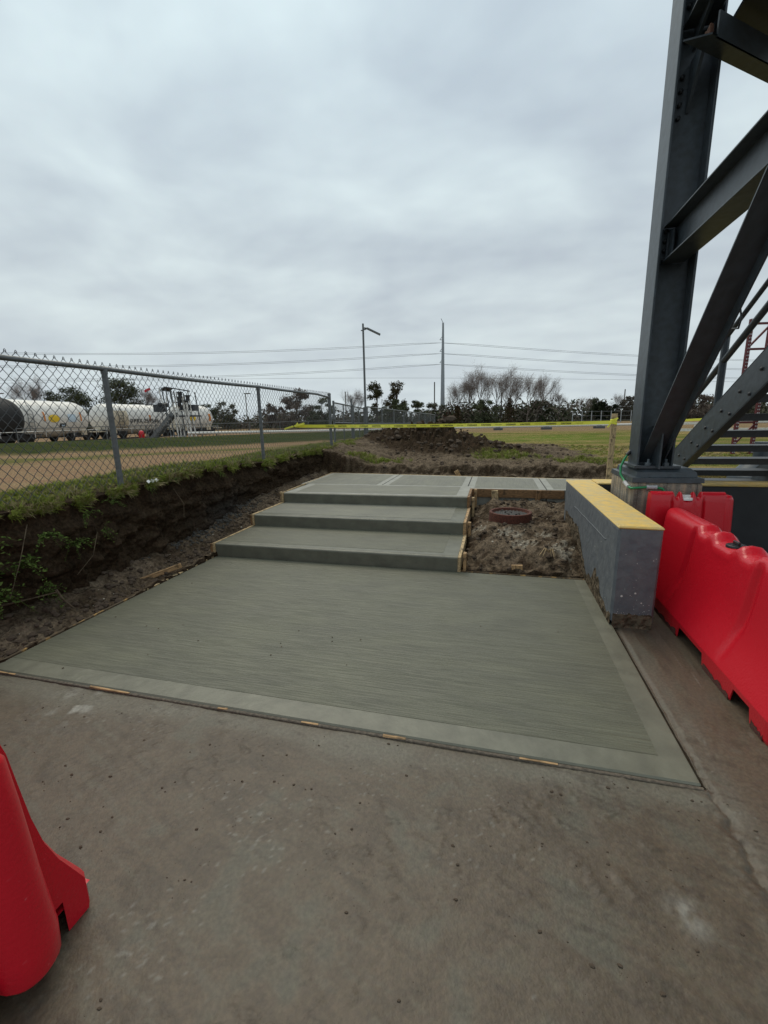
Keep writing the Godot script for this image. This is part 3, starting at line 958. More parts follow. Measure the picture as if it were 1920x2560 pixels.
	stake("short wood block at the edge of the landing below the manhole", Vector3(0.26, 0.02, -4.47), 0.07, 0.11, 0.03, 0.05, 0.0, M.wood)
	stake("sliver of form wood lying along the landing beside the trench", Vector3(-3.42, 0.05, -3.66), 0.18, 0.05, 0.02, -1.35, 0.8, M.wood)
	# the tall stake that carries the tape
	var b := MB.new()
	b.cbox(Vector3(0.55, 0, 0), Vector3(1.34, 0.088, 0.045), 0.004, Basis(), 0.006, 77)
	var o := part("tape_post", b, M.wood_pale)
	o.transform = Transform3D(Basis(Vector3.BACK, PI / 2 - 0.01), Vector3(1.975, 0.40, -8.40))
	tag(o, "tall pale wooden post behind the sidewalk with yellow tape knotted on it", "post")

# ---------------------------------------------------------------- manhole
func make_manhole() -> void:
	var t := thing("manhole", "rusty red manhole ring standing in the muddy bed beside the steps", "manhole", Vector3(0.22, 0.2, -5.85))
	var b := MB.new()
	b.lathe([Vector2(0.285, 0), Vector2(0.275, 0.125), Vector2(0.275, 0.165), Vector2(0.268, 0.172), Vector2(0.245, 0.172), Vector2(0.238, 0.165), Vector2(0.236, 0.13), Vector2(0.2, 0.128)], 48)
	part("ring", b, M.manhole, t)
	b = MB.new()
	b.lathe([Vector2(0.235, 0.118), Vector2(0.235, 0.132), Vector2(0.228, 0.136), Vector2(0.001, 0.138)], 40)
	var lid := part("lid", b, M.iron, t)
	b = MB.new()
	for i in range(-4, 5):
		var x := i * 0.046
		var l := sqrt(maxf(0.0, 0.2 * 0.2 - x * x))
		b.cbox(Vector3(x, 0.141, 0), Vector3(0.02, 0.012, 2.0 * l), 0.003)
	for i in 9:
		rng.seed = 300 + i
		b.cbox(Vector3(rng.randf_range(-0.16, 0.16), 0.148, rng.randf_range(-0.16, 0.16)), Vector3(0.03, 0.012, 0.02), 0.004, Basis(Vector3.UP, i), 0.01, i)
	var ribs := part("ribs", b, M.iron, lid)
	tag(ribs, "", "", "", "stuff")

# ---------------------------------------------------------------- the painted wall
func make_wall() -> void:
	var t := thing("retaining_wall", "low grey painted concrete wall with a worn yellow top beside the landing", "wall", Vector3(1.05, 0, -3.4))
	var o := Vector3(1.05, 0, -3.4)
	var b := MB.new()
	# near arm along the path, then the arm across behind the pier
	b.cbox(Vector3(1.055, 0.40, -4.7) - o, Vector3(0.30, 0.76, 2.55), 0.018, Basis(), 0.006, 5)
	part("wall_body", b, M.wall_grey, t)
	b = MB.new()
	b.cbox(Vector3(3.42, 0.28, -5.79) - o, Vector3(4.44, 1.0, 0.36), 0.012, Basis(), 0.004, 6)
	part("dark_arm", b, M.wall_dark, t)
	b = MB.new()
	b.cbox(Vector3(1.055, 0.783, -4.70) - o, Vector3(0.306, 0.022, 2.56), 0.009, Basis(), 0.006, 7)
	b.cbox(Vector3(3.42, 0.792, -5.79) - o, Vector3(4.43, 0.022, 0.366), 0.008, Basis(), 0.004, 8)
	for i in b.v.size():
		b.v[i].y += 0.004 * n3.get_noise_3dv(b.v[i] * 3.0)
	part("yellow_top", b, M.wall_yellow, t)
	# the unpainted foot and the scraped patch low on the landing side
	b = MB.new()
	var k := 46
	for i in k:
		var z0 := -3.43 - 2.4 * i / k
		var z1 := -3.43 - 2.4 * (i + 1) / k
		var h0 := 0.07 + 0.05 * n3.get_noise_2d(z0 * 2.0, 4.0) + 0.22 * exp(-pow((z0 + 4.0) / 0.22, 2.0)) * (0.65 + 0.7 * n4.get_noise_2d(z0 * 2.5, 1.0)) + 0.34 * step01(-4.3, -5.0, z0)
		var h1 := 0.07 + 0.05 * n3.get_noise_2d(z1 * 2.0, 4.0) + 0.22 * exp(-pow((z1 + 4.0) / 0.22, 2.0)) * (0.65 + 0.7 * n4.get_noise_2d(z1 * 2.5, 1.0)) + 0.34 * step01(-4.3, -5.0, z1)
		b.quad(Vector3(0.902, -0.02, z1) - o, Vector3(0.902, -0.02, z0) - o, Vector3(0.902, h0, z0) - o, Vector3(0.902, h1, z1) - o)
	for i in 12:
		var x0 := 0.918 + 0.274 * i / 12
		var x1 := 0.918 + 0.274 * (i + 1) / 12
		b.quad(Vector3(x0, -0.02, -3.4205) - o, Vector3(x1, -0.02, -3.4205) - o, Vector3(x1, 0.1 + 0.02 * n4.get_noise_2d(x1 * 3.0, 2.0), -3.4205) - o, Vector3(x0, 0.1 + 0.02 * n4.get_noise_2d(x0 * 3.0, 2.0), -3.4205) - o)
	part("bare_foot", b, M.wall_bare, t)
	# flakes of lost paint on the end and the side
	rng.seed = 71
	b = MB.new()
	for i in 70:
		var low := pow(rng.randf(), 3.0)
		var p := Vector3(rng.randf_range(0.925, 1.185), 0.10 + 0.6 * low, -3.4215)
		var r := rng.randf_range(0.001, 0.004) * (2.6 if rng.randf() < 0.08 else 1.0)
		var nrm := Vector3.BACK
		var ux := Vector3.RIGHT
		if i % 3 == 0:
			p = Vector3(0.9012, 0.08 + 0.5 * low, rng.randf_range(-4.4, -3.45))
			nrm = Vector3.LEFT; ux = Vector3.BACK
		for q in 6:
			var a := TAU * q / 6
			var c := TAU * (q + 1) / 6
			var ra := r * (0.6 + 0.8 * absf(n4.get_noise_2d(i * 7.0, q * 5.0)))
			b.tri(p - o, p - o + (ux * cos(a) + Vector3.UP * sin(a)) * ra, p - o + (ux * cos(c) + Vector3.UP * sin(c)) * r)
	tag(part("paint_flakes", b, M.flake, t), "", "", "", "stuff")
	# a long hairline crack with a lip
	b = MB.new()
	var pts := []
	for i in 24:
		var z := -3.75 - 1.5 * i / 23.0
		pts.append(Vector3(0.904, 0.60 - 0.02 * i / 23.0 + 0.008 * n3.get_noise_2d(z * 4.0, 9.0), z) - o)
	b.tube(pts, 0.004, 5)
	part("crack_lip", b, M.wall_grey, t)

# ---------------------------------------------------------------- pier and steel frame
func make_pier() -> void:
	var o := Vector3(1.60, 0, -5.01)
	var t := thing("concrete_pier", "stained board-marked concrete pier under the dark steel column", "pier", o)
	var b := MB.new()
	b.cbox(Vector3(0, 0.46, 0), Vector3(0.60, 1.0, 0.80), 0.02, Basis(), 0.008, 9)
	part("pier_body", b, M.pier, t)
	b = MB.new()
	# the painted grout cap: a thin skirt and a bevelled block
	var ring := func(hx: float, hz: float, y: float) -> Array:
		return [Vector3(-hx, y, hz), Vector3(hx, y, hz), Vector3(hx, y, -hz), Vector3(-hx, y, -hz)]
	var rings := [ring.call(0.306, 0.406, 0.955), ring.call(0.302, 0.402, 1.0), ring.call(0.262, 0.36, 1.005), ring.call(0.255, 0.35, 1.05), ring.call(0.215, 0.305, 1.085)]
	for i in rings.size() - 1:
		for k in 4:
			b.quad(rings[i][k], rings[i][(k + 1) % 4], rings[i + 1][(k + 1) % 4], rings[i + 1][k])
	b.quad(rings[-1][0], rings[-1][1], rings[-1][2], rings[-1][3])
	part("cap", b, M.steel, t)

func make_frame() -> void:
	var o := Vector3(1.52, 1.085, -4.90)
	var t := thing("steel_tower", "tall dark blue-grey wide-flange column with beams and brace bolted to it", "steel tower", o)
	var b := MB.new()
	b.box(Vector3(0, 0.012, 0), Vector3(0.40, 0.024, 0.46))
	part("base_plate", b, M.steel, t)
	b = MB.new()
	var top := 5.6
	b.cbox(Vector3(-0.15, top * 0.5, 0), Vector3(0.02, top, 0.30), 0.004)
	b.cbox(Vector3(0.15, top * 0.5, 0), Vector3(0.02, top, 0.30), 0.004)
	b.box(Vector3(0, top * 0.5, 0), Vector3(0.28, top, 0.014))
	part("column", b, M.steel, t)
	# level beam running towards the viewer at head height and a half
	b = MB.new()
	b.ibeam(Vector3(0.0, 2.02, 0.03), Vector3(0.0, 2.02, 6.2), Vector3.UP, 0.31, 0.20, 0.014, 0.01)
	part("beam", b, M.steel, t)
	b = MB.new()
	b.box(Vector3(-0.02, 2.0, 0.05), Vector3(0.1, 0.24, 0.012))
	b.box(Vector3(-0.05, 2.0, 0.10), Vector3(0.012, 0.24, 0.1))
	part("clip", b, M.steel, t)
	# the diagonal brace, its broad face looking down
	b = MB.new()
	var ax := Vector3(0, 1.83, 1.70).normalized()
	var dn := Vector3(0, -ax.z, ax.y)
	var l0 := Vector3(-0.005, 0.02, -0.02)
	b.bar(l0, l0 + ax * 2.56, 0.18, 0.012, dn)
	b.bar(l0 + Vector3(0.085, 0, 0) + dn * 0.045, l0 + Vector3(0.085, 0, 0) + dn * 0.045 + ax * 2.56, 0.012, 0.09, dn)
	part("brace", b, M.steel, t)
	b = MB.new()
	b.box(Vector3(0, 0.20, 0.14), Vector3(0.014, 0.40, 0.28))
	part("gusset", b, M.steel, t)
	# upper beams under the deck, gusset between them
	b = MB.new()
	b.ibeam(Vector3(0.0, 3.85, 0.03), Vector3(0.0, 3.85, 6.2), Vector3.UP, 0.40, 0.22, 0.016, 0.01)
	part("beam", b, M.steel, t)
	b = MB.new()
	# the angle under the deck: a level leg away from the viewer, an upright leg on the near edge
	var q0 := Vector3(-0.03, 3.315, 0.46)
	var dir := Vector3(0.79, 0, -0.613)
	var away := Vector3(-0.613, 0, -0.79)
	b.quad(q0 - dir * 0.14 + away * 0.13, q0, q0 + dir * 2.6, q0 + dir * 2.6 + away * 0.13)
	b.quad(q0 + Vector3(0, 0.012, 0), q0 - dir * 0.14 + away * 0.13 + Vector3(0, 0.012, 0), q0 + dir * 2.6 + away * 0.13 + Vector3(0, 0.012, 0), q0 + dir * 2.6 + Vector3(0, 0.012, 0))
	b.quad(q0 - dir * 0.14 + away * 0.13, q0 + dir * 2.6 + away * 0.13, q0 + dir * 2.6 + away * 0.13 + Vector3(0, 0.012, 0), q0 - dir * 0.14 + away * 0.13 + Vector3(0, 0.012, 0))
	b.quad(q0, q0 - dir * 0.14 + away * 0.13, q0 - dir * 0.14 + away * 0.13 + Vector3(0, 0.012, 0), q0 + Vector3(0, 0.012, 0))
	b.bar(q0 + Vector3(0, 0.085, 0) + away * 0.006 + dir * 0.06, q0 + Vector3(0, 0.085, 0) + away * 0.006 + dir * 2.6, 0.012, 0.17)
	part("angle_brace", b, M.steel, t)
	b = MB.new()
	for k in 3:
		b.cbox(q0 + dir * (0.02 + 0.02 * k) + away * (0.03 + 0.02 * k) + Vector3(0.0, 0.05, 0.0), Vector3(0.03, 0.08, 0.03), 0.006, Basis(), 0.02, k)
	part("bolt", b, M.rust, t)
	b = MB.new()
	for pr in [[Vector3(-0.01, 3.05, 0.02), Vector3(-0.01, 3.42, 0.02), Vector3(-0.01, 3.42, 0.30)], [Vector3(-0.01, 3.5, 0.02), Vector3(-0.01, 3.66, 0.42), Vector3(-0.01, 3.66, 0.02)]]:
		var w := Vector3(0.012, 0, 0)
		b.tri(pr[0] - w, pr[1] - w, pr[2] - w); b.tri(pr[0] + w, pr[2] + w, pr[1] + w)
		for i in 3:
			b.quad(pr[i] - w, pr[i] + w, pr[(i + 1) % 3] + w, pr[(i + 1) % 3] - w)
	part("gusset", b, M.steel, t)
	for y in [1.90, 1.98, 2.06, 2.14, 3.02, 3.12, 3.22, 3.32, 3.58, 3.70, 3.82]:
		var h := MB.new()
		h.lathe([Vector2(0.019, 0), Vector2(0.019, 0.02), Vector2(0.001, 0.022)], 6, Transform3D(Basis(Vector3.RIGHT, PI / 2), Vector3(-0.075, y, 0.014)))
		part("bolt", h, M.bolt, t)
	for p in [Vector3(-0.07, 0.012, 0.19), Vector3(0.08, 0.012, 0.19)]:
		var h := MB.new()
		h.lathe([Vector2(0.03, 0.01), Vector2(0.03, 0.04), Vector2(0.014, 0.045), Vector2(0.013, 0.075), Vector2(0.001, 0.078)], 8, Transform3D(Basis(), p))
		part("bolt", h, M.steel, t)
	# the deck of the landing overhead
	b = MB.new()
	b.box(Vector3(1.0, 3.56, 0.9), Vector3(1.62, 0.03, 2.0))
	for i in 3:
		b.ibeam(Vector3(0.45 + 0.55 * i, 3.68, 1.85), Vector3(0.45 + 0.55 * i, 3.68, -0.05), Vector3.UP, 0.2, 0.1, 0.01, 0.008)
	part("deck", b, M.steel_dark, t)

func make_stair() -> void:
	var X := 2.2
	var s := 0.575
	var z_low := -7.0
	var o := Vector3(X, 0.55, z_low)
	var t := thing("steel_stair", "open-riser dark steel stair with pipe handrails climbing behind the column", "stair", o)
	var a := on_x(1683, 1128, X)
	var top_c := a.y - s * a.z
	var lo := on_x(1705, 1165, X)
	var bot_c := lo.y - s * lo.z
	var line := func(c: float, z: float) -> float: return s * z + c
	for side in 2:
		var b := MB.new()
		var x := X + 1.15 * side
		var z0 := z_low + 0.25
		var z1 := -0.8
		var d := (top_c - bot_c) * cos(atan(s))
		var mid := (top_c + bot_c) * 0.5
		var p := Vector3(x, line.call(mid, z0), z0) - o
		var q := Vector3(x, line.call(mid, z1), z1) - o
		b.bar(p, q, 0.01, d)
		var up := Vector3(0, cos(atan(s)), -sin(atan(s)))
		b.bar(p + up * d * 0.5 + Vector3(0.035, 0, 0), q + up * d * 0.5 + Vector3(0.035, 0, 0), 0.08, 0.012)
		b.bar(p - up * d * 0.5 + Vector3(0.035, 0, 0), q - up * d * 0.5 + Vector3(0.035, 0, 0), 0.08, 0.012)
		part("stringer", b, M.steel, t)
		# bolts of the tread angles
		if side == 0:
			for k in 13:
				var z := -6.35 + 0.3 * k
				for w in 2:
					var h := MB.new()
					h.lathe([Vector2(0.016, 0), Vector2(0.016, 0.012), Vector2(0.001, 0.014)], 6, Transform3D(Basis(Vector3.BACK, PI / 2), Vector3(x - 0.006, line.call(mid, z) + 0.01 - 0.03 * w, z + 0.17 * w) - o))
					part("bolt", h, M.bolt, t)
	for k in 20:
		var b := MB.new()
		var z := -6.68 + 0.3 * k
		var y: float = line.call((top_c + bot_c) * 0.5, z) - 0.02
		b.box(Vector3(X + 0.575, y, z) - o, Vector3(1.12, 0.03, 0.27))
		b.box(Vector3(X + 0.575, y - 0.03, z + 0.13) - o, Vector3(1.12, 0.05, 0.012))
		b.box(Vector3(X + 0.575, y - 0.03, z - 0.13) - o, Vector3(1.12, 0.05, 0.012))
		part("tread", b, M.steel_dark, t)
	var r1 := on_x(1755, 912, X)
	var c1 := r1.y - s * r1.z
	var r2 := on_x(1701, 1027, X)
	var c2 := r2.y - s * r2.z
	for c in [c1, c2]:
		var b := MB.new()
		b.tube([Vector3(X + 0.04, line.call(c, -6.45), -6.45) - o, Vector3(X + 0.04, line.call(c, -0.8), -0.8) - o], 0.03 if c == c2 else 0.022, 10)
		part("handrail", b, M.steel, t)
	var post := on_x(1783, 1005, X)
	for k in 2:
		var z := post.z + 2.0 * k
		var b := MB.new()
		b.tube([Vector3(X + 0.04, line.call(top_c, z) - 0.05, z) - o, Vector3(X + 0.04, line.call(c1, z) + 0.1, z) - o], 0.034, 10)
		part("rail_post", b, M.steel, t)
	var e := on_x(1829, 822, X) - o
	var lb := MB.new()
	lb.tube([e, e + Vector3(0, -0.02, 0.13), e + Vector3(0, 0.06, 0.16), e + Vector3(0, 0.15, 0.12)], 0.009, 6)
	part("latch_loop", lb, M.steel_dark, t)
	var b2 := MB.new()
	b2.box(Vector3(0.575, 0.0, 0.2), Vector3(1.5, 0.1, 0.5))
	part("stair_footing", b2, M.pier, t)
	# the next column stands on its own grouted footing past the stair
	var q := thing("pipe_column", "grey pipe column on a grouted cone footing beyond the steel stair", "column", on_level(1895, 1192, 0.68))
	b2 = MB.new()
	b2.lathe([Vector2(0.36, -0.12), Vector2(0.36, 0.0), Vector2(0.33, 0.03), Vector2(0.17, 0.24), Vector2(0.16, 0.26), Vector2(0.001, 0.262)], 24)
	part("footing", b2, M.steel, q)
	b2 = MB.new()
	b2.tube([Vector3(0, 0.2, 0), Vector3(0, 0.5, 0)], 0.1, 14)
	part("stub", b2, M.steel, q)

func make_conduit() -> void:
	var t := thing("ground_cable", "green cable in grey conduit sleeves bent round the concrete pier", "cable", Vector3(1.29, 0.95, -4.6))
	var o := Vector3(1.29, 0.95, -4.6)
	var xl := 1.282
	var zf := -4.594
	var p := [Vector3(1.335, 1.20, -4.98), Vector3(1.30, 1.14, -4.97), Vector3(1.265, 1.07, -4.93), Vector3(1.262, 1.0, -4.9), Vector3(xl, 0.955, -4.86), Vector3(xl, 0.93, -4.80), Vector3(xl, 0.905, -4.66), Vector3(1.29, 0.90, -4.60), Vector3(1.34, 0.905, zf), Vector3(1.42, 0.912, zf), Vector3(1.50, 0.912, zf), Vector3(1.56, 0.9, zf), Vector3(1.585, 0.86, zf), Vector3(1.59, 0.80, zf)]
	var q := []
	for k in p: q.append(k - o)
	var b := MB.new()
	b.tube(q, 0.011, 8)
	part("cable", b, M.green_wire, t)
	for sg in [[5, 6], [9, 10]]:
		b = MB.new()
		b.tube([q[sg[0]], q[sg[1]]], 0.019, 12)
		var c := part("sleeve", b, M.conduit, t)
		b = MB.new()
		for e in 2:
			b = MB.new()
			var m: Vector3 = q[sg[0]].lerp(q[sg[1]], 0.04 + 0.92 * e)
			b.tube([m, m + (q[sg[1]] - q[sg[0]]).normalized() * 0.012], 0.022, 12)
			part("rim", b, M.conduit, c)
	b = MB.new()
	b.tube([q[13], Vector3(1.59, 0.3, zf) - o], 0.019, 12)
	part("sleeve", b, M.conduit, t)
	b = MB.new()
	b.tube([q[0] + Vector3(-0.01, -0.01, 0), q[0] + Vector3(0.03, 0.03, -0.01)], 0.02, 8)
	part("lug", b, M.bolt, t)

# ---------------------------------------------------------------- red water-filled barriers
func barrier_section(u: float, tall: float, wide: float) -> Array:
	# half widths from the ground to the crown; u is the share along the barrier
	var w := wide * 0.5
	var pts := [Vector2(w * 0.97, 0.0), Vector2(w, 0.02), Vector2(w, tall * 0.15), Vector2(w * 0.97, tall * 0.17), Vector2(w * 0.86, tall * 0.24), Vector2(w * 0.7, tall * 0.34), Vector2(w * 0.56, tall * 0.46), Vector2(w * 0.47, tall * 0.6), Vector2(w * 0.41, tall * 0.76), Vector2(w * 0.36, tall * 0.9), Vector2(w * 0.31, tall * 0.96), Vector2(w * 0.2, tall * 0.99), Vector2(0.0, tall)]
	# the crown dips round the filler cap and the fork slots
	var dip := 0.0
	for c in [0.5]:
		dip = maxf(dip, 1.0 - step01(0.045, 0.085, absf(u - c)))
	for c in [0.36, 0.64]:
		dip = maxf(dip, 0.75 * (1.0 - step01(0.02, 0.05, absf(u - c))))
	for i in range(9, pts.size()):
		pts[i].y -= dip * 0.07 * tall
		if i > 9: pts[i].x *= 1.0 + 0.25 * dip if i < 12 else 1.0
	# upright grooves in the flanks
	for c in [0.29, 0.71]:
		var g := 1.0 - step01(0.006, 0.022, absf(u - c))
		for i in range(4, 10):
			pts[i].x -= 0.022 * g * (1.0 if i > 5 else 0.4)
	return pts

func make_barrier(label: String, at: Vector3, turn: float, long := 2.0, tall := 0.80, wide := 0.46, cap_white := false) -> Node3D:
	var t := thing("water_barrier", label, "barrier", at, turn, "red plastic barriers")
	# local x runs along the barrier; the foot is cut away over two pockets on each flank
	var us := []
	for i in 101: us.append(i / 100.0)
	for side in 1:
		var b := MB.new()
		var rows := []
		for u in us:
			var sec := barrier_section(u, tall, wide)
			var ends := minf(minf(u, 1.0 - u) * long / 0.05, 1.0)
			var row: Array[Vector3] = []
			var cut := 0.0
			for c in [[0.10, 0.18], [0.37, 0.55], [0.82, 0.90]]:
				cut = maxf(cut, step01(c[0] - 0.012, c[0], u) * (1.0 - step01(c[1], c[1] + 0.012, u)))
			for i in sec.size():
				var p: Vector2 = sec[i]
				var y := p.y
				if i <= 1: y = maxf(y, cut * tall * 0.115)
				row.append(Vector3((u - 0.5) * long, y, p.x * (0.9 + 0.1 * sqrt(ends))))
			for i in range(sec.size() - 2, -1, -1):
				row.append(Vector3(row[i].x, row[i].y, -row[i].z))
			rows.append(row)
		var nr := rows.size()
		var nc: int = rows[0].size()
		var nn := []
		for r in nr:
			var l: Array[Vector3] = []
			for k in nc:
				var du: Vector3 = rows[mini(r + 1, nr - 1)][k] - rows[maxi(r - 1, 0)][k]
				var dv: Vector3 = rows[r][mini(k + 1, nc - 1)] - rows[r][maxi(k - 1, 0)]
				l.append(du.cross(dv).normalized())
			nn.append(l)
		for r in nr - 1:
			for k in nc - 1:
				if k < 3 or k > nc - 5:
					b.quad(rows[r][k], rows[r + 1][k], rows[r + 1][k + 1], rows[r][k + 1])
				else:
					b.squad(rows[r][k], rows[r + 1][k], rows[r + 1][k + 1], rows[r][k + 1], nn[r][k], nn[r + 1][k], nn[r + 1][k + 1], nn[r][k + 1])
		# the closed ends
		for e in [0, nr - 1]:
			for k in range(1, nc / 2):
				var a: Vector3 = rows[e][k - 1]
				var c: Vector3 = rows[e][k]
				var d: Vector3 = rows[e][nc - 1 - k]
				var f: Vector3 = rows[e][nc - k]
				if k <= 2:
					# the foot stands out on both sides; between them the end is open to the ground
					var h := wide * 0.28
					var a2 := Vector3(a.x, a.y, signf(a.z) * h)
					var c2 := Vector3(c.x, c.y, signf(c.z) * h)
					var f2 := Vector3(f.x, f.y, signf(f.z) * h)
					var d2 := Vector3(d.x, d.y, signf(d.z) * h)
					b.quad(a2, a, c, c2); b.quad(f, f2, d2, d)
					continue
				if e == 0: b.quad(f, a, c, d)
				else: b.quad(a, f, d, c)
		# the floor of the shell, above the pockets
		b.quad(Vector3(-long * 0.5, tall * 0.116, wide * 0.48), Vector3(-long * 0.5, tall * 0.116, -wide * 0.48), Vector3(long * 0.5, tall * 0.116, -wide * 0.48), Vector3(long * 0.5, tall * 0.116, wide * 0.48))
		part("shell", b, M.red, t)
	# feet smeared with mud
	var f: MB
	for sg in [-1, 1]:
		for seg in [[0.03, 0.086], [0.194, 0.356], [0.566, 0.806], [0.914, 0.985]]:
			var x0: float = (seg[0] - 0.5) * long + 0.004
			var x1: float = (seg[1] - 0.5) * long - 0.004
			var z: float = sg * (wide * 0.5 + 0.0016)
			var m := 10
			f = MB.new()
			for i in m:
				var xa := lerpf(x0, x1, float(i) / m)
				var xb := lerpf(x0, x1, float(i + 1) / m)
				var ya := 0.035 + 0.03 * n4.get_noise_2d(xa * 3.0, sg * 5.0 + long)
				var yb := 0.035 + 0.03 * n4.get_noise_2d(xb * 3.0, sg * 5.0 + long)
				f.quad(Vector3(xa, 0.003, z), Vector3(xb, 0.003, z), Vector3(xb, yb, z), Vector3(xa, ya, z))
			part("mud_splash", f, M.red_muddy, t)
	# the interlocking knuckle down the near end
	var k2 := MB.new()
	var prof := [Vector2(0.062, 0.07 * tall), Vector2(0.078, 0.10 * tall), Vector2(0.082, 0.2 * tall), Vector2(0.07, 0.45 * tall), Vector2(0.06, 0.75 * tall), Vector2(0.052, 0.93 * tall), Vector2(0.035, 0.965 * tall), Vector2(0.001, 0.975 * tall)]
	k2.lathe(prof, 24, Transform3D(Basis(), Vector3(long * 0.5 + 0.02, 0, 0)))
	k2.lathe([Vector2(0.001, 0.05 * tall), Vector2(0.05, 0.055 * tall), Vector2(0.062, 0.07 * tall)], 24, Transform3D(Basis(), Vector3(long * 0.5 + 0.02, 0, 0)))
	part("knuckle", k2, M.red, t)
	# filler cap
	var c2 := MB.new()
	var y := tall * (0.93)
	c2.lathe([Vector2(0.058, y - 0.01), Vector2(0.058, y + 0.008), Vector2(0.05, y + 0.012), Vector2(0.001, y + 0.012)], 24)
	var cap := part("filler_cap", c2, M.white_plastic if cap_white else M.black_plastic, t)
	c2 = MB.new()
	c2.cbox(Vector3(0, y + 0.022, 0), Vector3(0.075, 0.024, 0.016), 0.004)
	part("grip", c2, M.white_plastic if cap_white else M.black_plastic, cap)
	return t

func make_barriers() -> void:
	make_barrier("long red plastic barrier with a black filler cap beside the yellow-topped wall", Vector3(1.565, -0.012, -3.22), PI / 2 + 0.0, 2.05, 0.80, 0.46)
	make_barrier("short upright red barrier with a white cap in front of the concrete pier", Vector3(1.69, -0.012, -4.40), 0.03, 0.60, 0.92, 0.28, true)
	make_barrier("red barrier with a rounded end knuckle standing alone on the muddy paving", Vector3(-2.30, -0.012, -0.66), 0.0, 2.0, 0.80, 0.46)

# ---------------------------------------------------------------- chain link fence and gate
func chain(b: MB, a: Vector3, c: Vector3, bot: float, top: float, cell: float, rise: float, r: float, sides: int, barbs: bool) -> void:
	# interlocked zigzag wires between a and c (points at ground level), from bot to top above them
	var l := a.distance_to(c)
	var dir := (c - a) / l
	var nrm := dir.cross(Vector3.UP).normalized()
	var half := cell * 0.5
	var count := int(l / half)
	var m := int(round((top - bot) / (rise * 0.5)))
	for i in count:
		var pts := []
		for k in m + 1:
			var s := half * (i + (1 if (k + i) % 2 == 0 else 0))
			var base := a + dir * minf(s, l)
			var sag := 0.012 * n2.get_noise_2d(base.z * 0.8, k * 0.4)
			pts.append(base + Vector3(0, bot + (top - bot) * k / m, 0) + nrm * (r * (1.4 if (k + i) % 2 == 0 else -1.4) + sag) + dir * 0.003 * n3.get_noise_2d(base.z * 9.0, k * 3.0))
		if barbs and (m + i) % 2 == 0 and sides > 2:
			b.tube([pts[-1] - Vector3(0, 0.014, 0) - dir * 0.009, pts[-1] + Vector3(0, 0.006, 0) - dir * 0.007, pts[-1] + Vector3(0, 0.015, 0), pts[-1] + Vector3(0, 0.006, 0) + dir * 0.007, pts[-1] - Vector3(0, 0.014, 0) + dir * 0.009], r * 1.3, 4)
		for k in pts.size() - 1:
			b.tube([pts[k], pts[k + 1]], r, sides, false)

func fence_ground(z: float) -> float:
	return open_ground(-3.98, z)

func make_fence() -> void:
	var X := -3.98
	var posts := [-0.75, -3.82, -6.88, -10.2]
	var tall := 1.21
	var t := thing("chain_link_fence", "grey chain link fence with pipe posts standing on the grassy bank", "fence", Vector3(X, 0.94, -3.82))
	var o := t.position
	var b := MB.new()
	var foot := func(z: float) -> Vector3: return Vector3(X, lerpf(0.95, 0.99, clampf((z + 3.8) / -6.4, 0, 1)), z)
	for i in posts.size():
		b = MB.new()
		var p: Vector3 = foot.call(posts[i])
		var r := 0.029 if i < 3 else 0.038
		b.tube([p + Vector3(0, -0.5, 0) - o, p + Vector3(0, tall + (0.0 if i < 3 else 0.03), 0) - o], r, 14)
		var po := part("post", b, M.galvanised, t)
		b = MB.new()
		if i < 3:
			b.tube([p + Vector3(0, tall - 0.03, 0) - o, p + Vector3(0, tall + 0.028, 0) - o], 0.034, 14)
			b.tube([p + Vector3(0, tall + 0.022, -0.045) - o, p + Vector3(0, tall + 0.022, 0.045) - o], 0.027, 12)
		else:
			b.lathe([Vector2(0.042, 0), Vector2(0.042, 0.02), Vector2(0.03, 0.04), Vector2(0.001, 0.05)], 14, Transform3D(Basis(), p + Vector3(0, tall + 0.03, 0) - o))
		part("post_cap", b, M.galvanised, po)
	for i in posts.size() - 1:
		b = MB.new()
		var p: Vector3 = foot.call(posts[i])
		var q: Vector3 = foot.call(posts[i + 1])
		var pts := []
		for k in 9:
			pts.append(p.lerp(q, k / 8.0) + Vector3(0.006, tall + 0.022 - 0.012 * sin(PI * k / 8.0) - (0.06 if i == 2 and k > 6 else 0.0) * (k - 6) / 2.0, 0) - o)
		b.tube(pts, 0.023, 12)
		part("top_rail", b, M.galvanised, t)
		b = MB.new()
		chain(b, p - o, q - o, 0.02, tall + 0.072, 0.085, 0.10, 0.0026, 4 if i < 2 else 3, true)
		tag(part("wire_mesh", b, M.wire, t), "", "", "", "stuff")
		# ties that hold the wire to the rail
		b = MB.new()
		for k in 7:
			var m := p.lerp(q, (k + 0.5) / 7.0) + Vector3(0.006, tall + 0.012, 0) - o
			b.tube([m + Vector3(0.026, 0.0, 0), m + Vector3(0.0, 0.028, 0.002), m + Vector3(-0.026, 0.0, 0.004), m + Vector3(0, -0.026, 0)], 0.003, 4)
		tag(part("wire_ties", b, M.galvanised, t), "", "", "", "stuff")
	make_gate()
	make_far_fence()

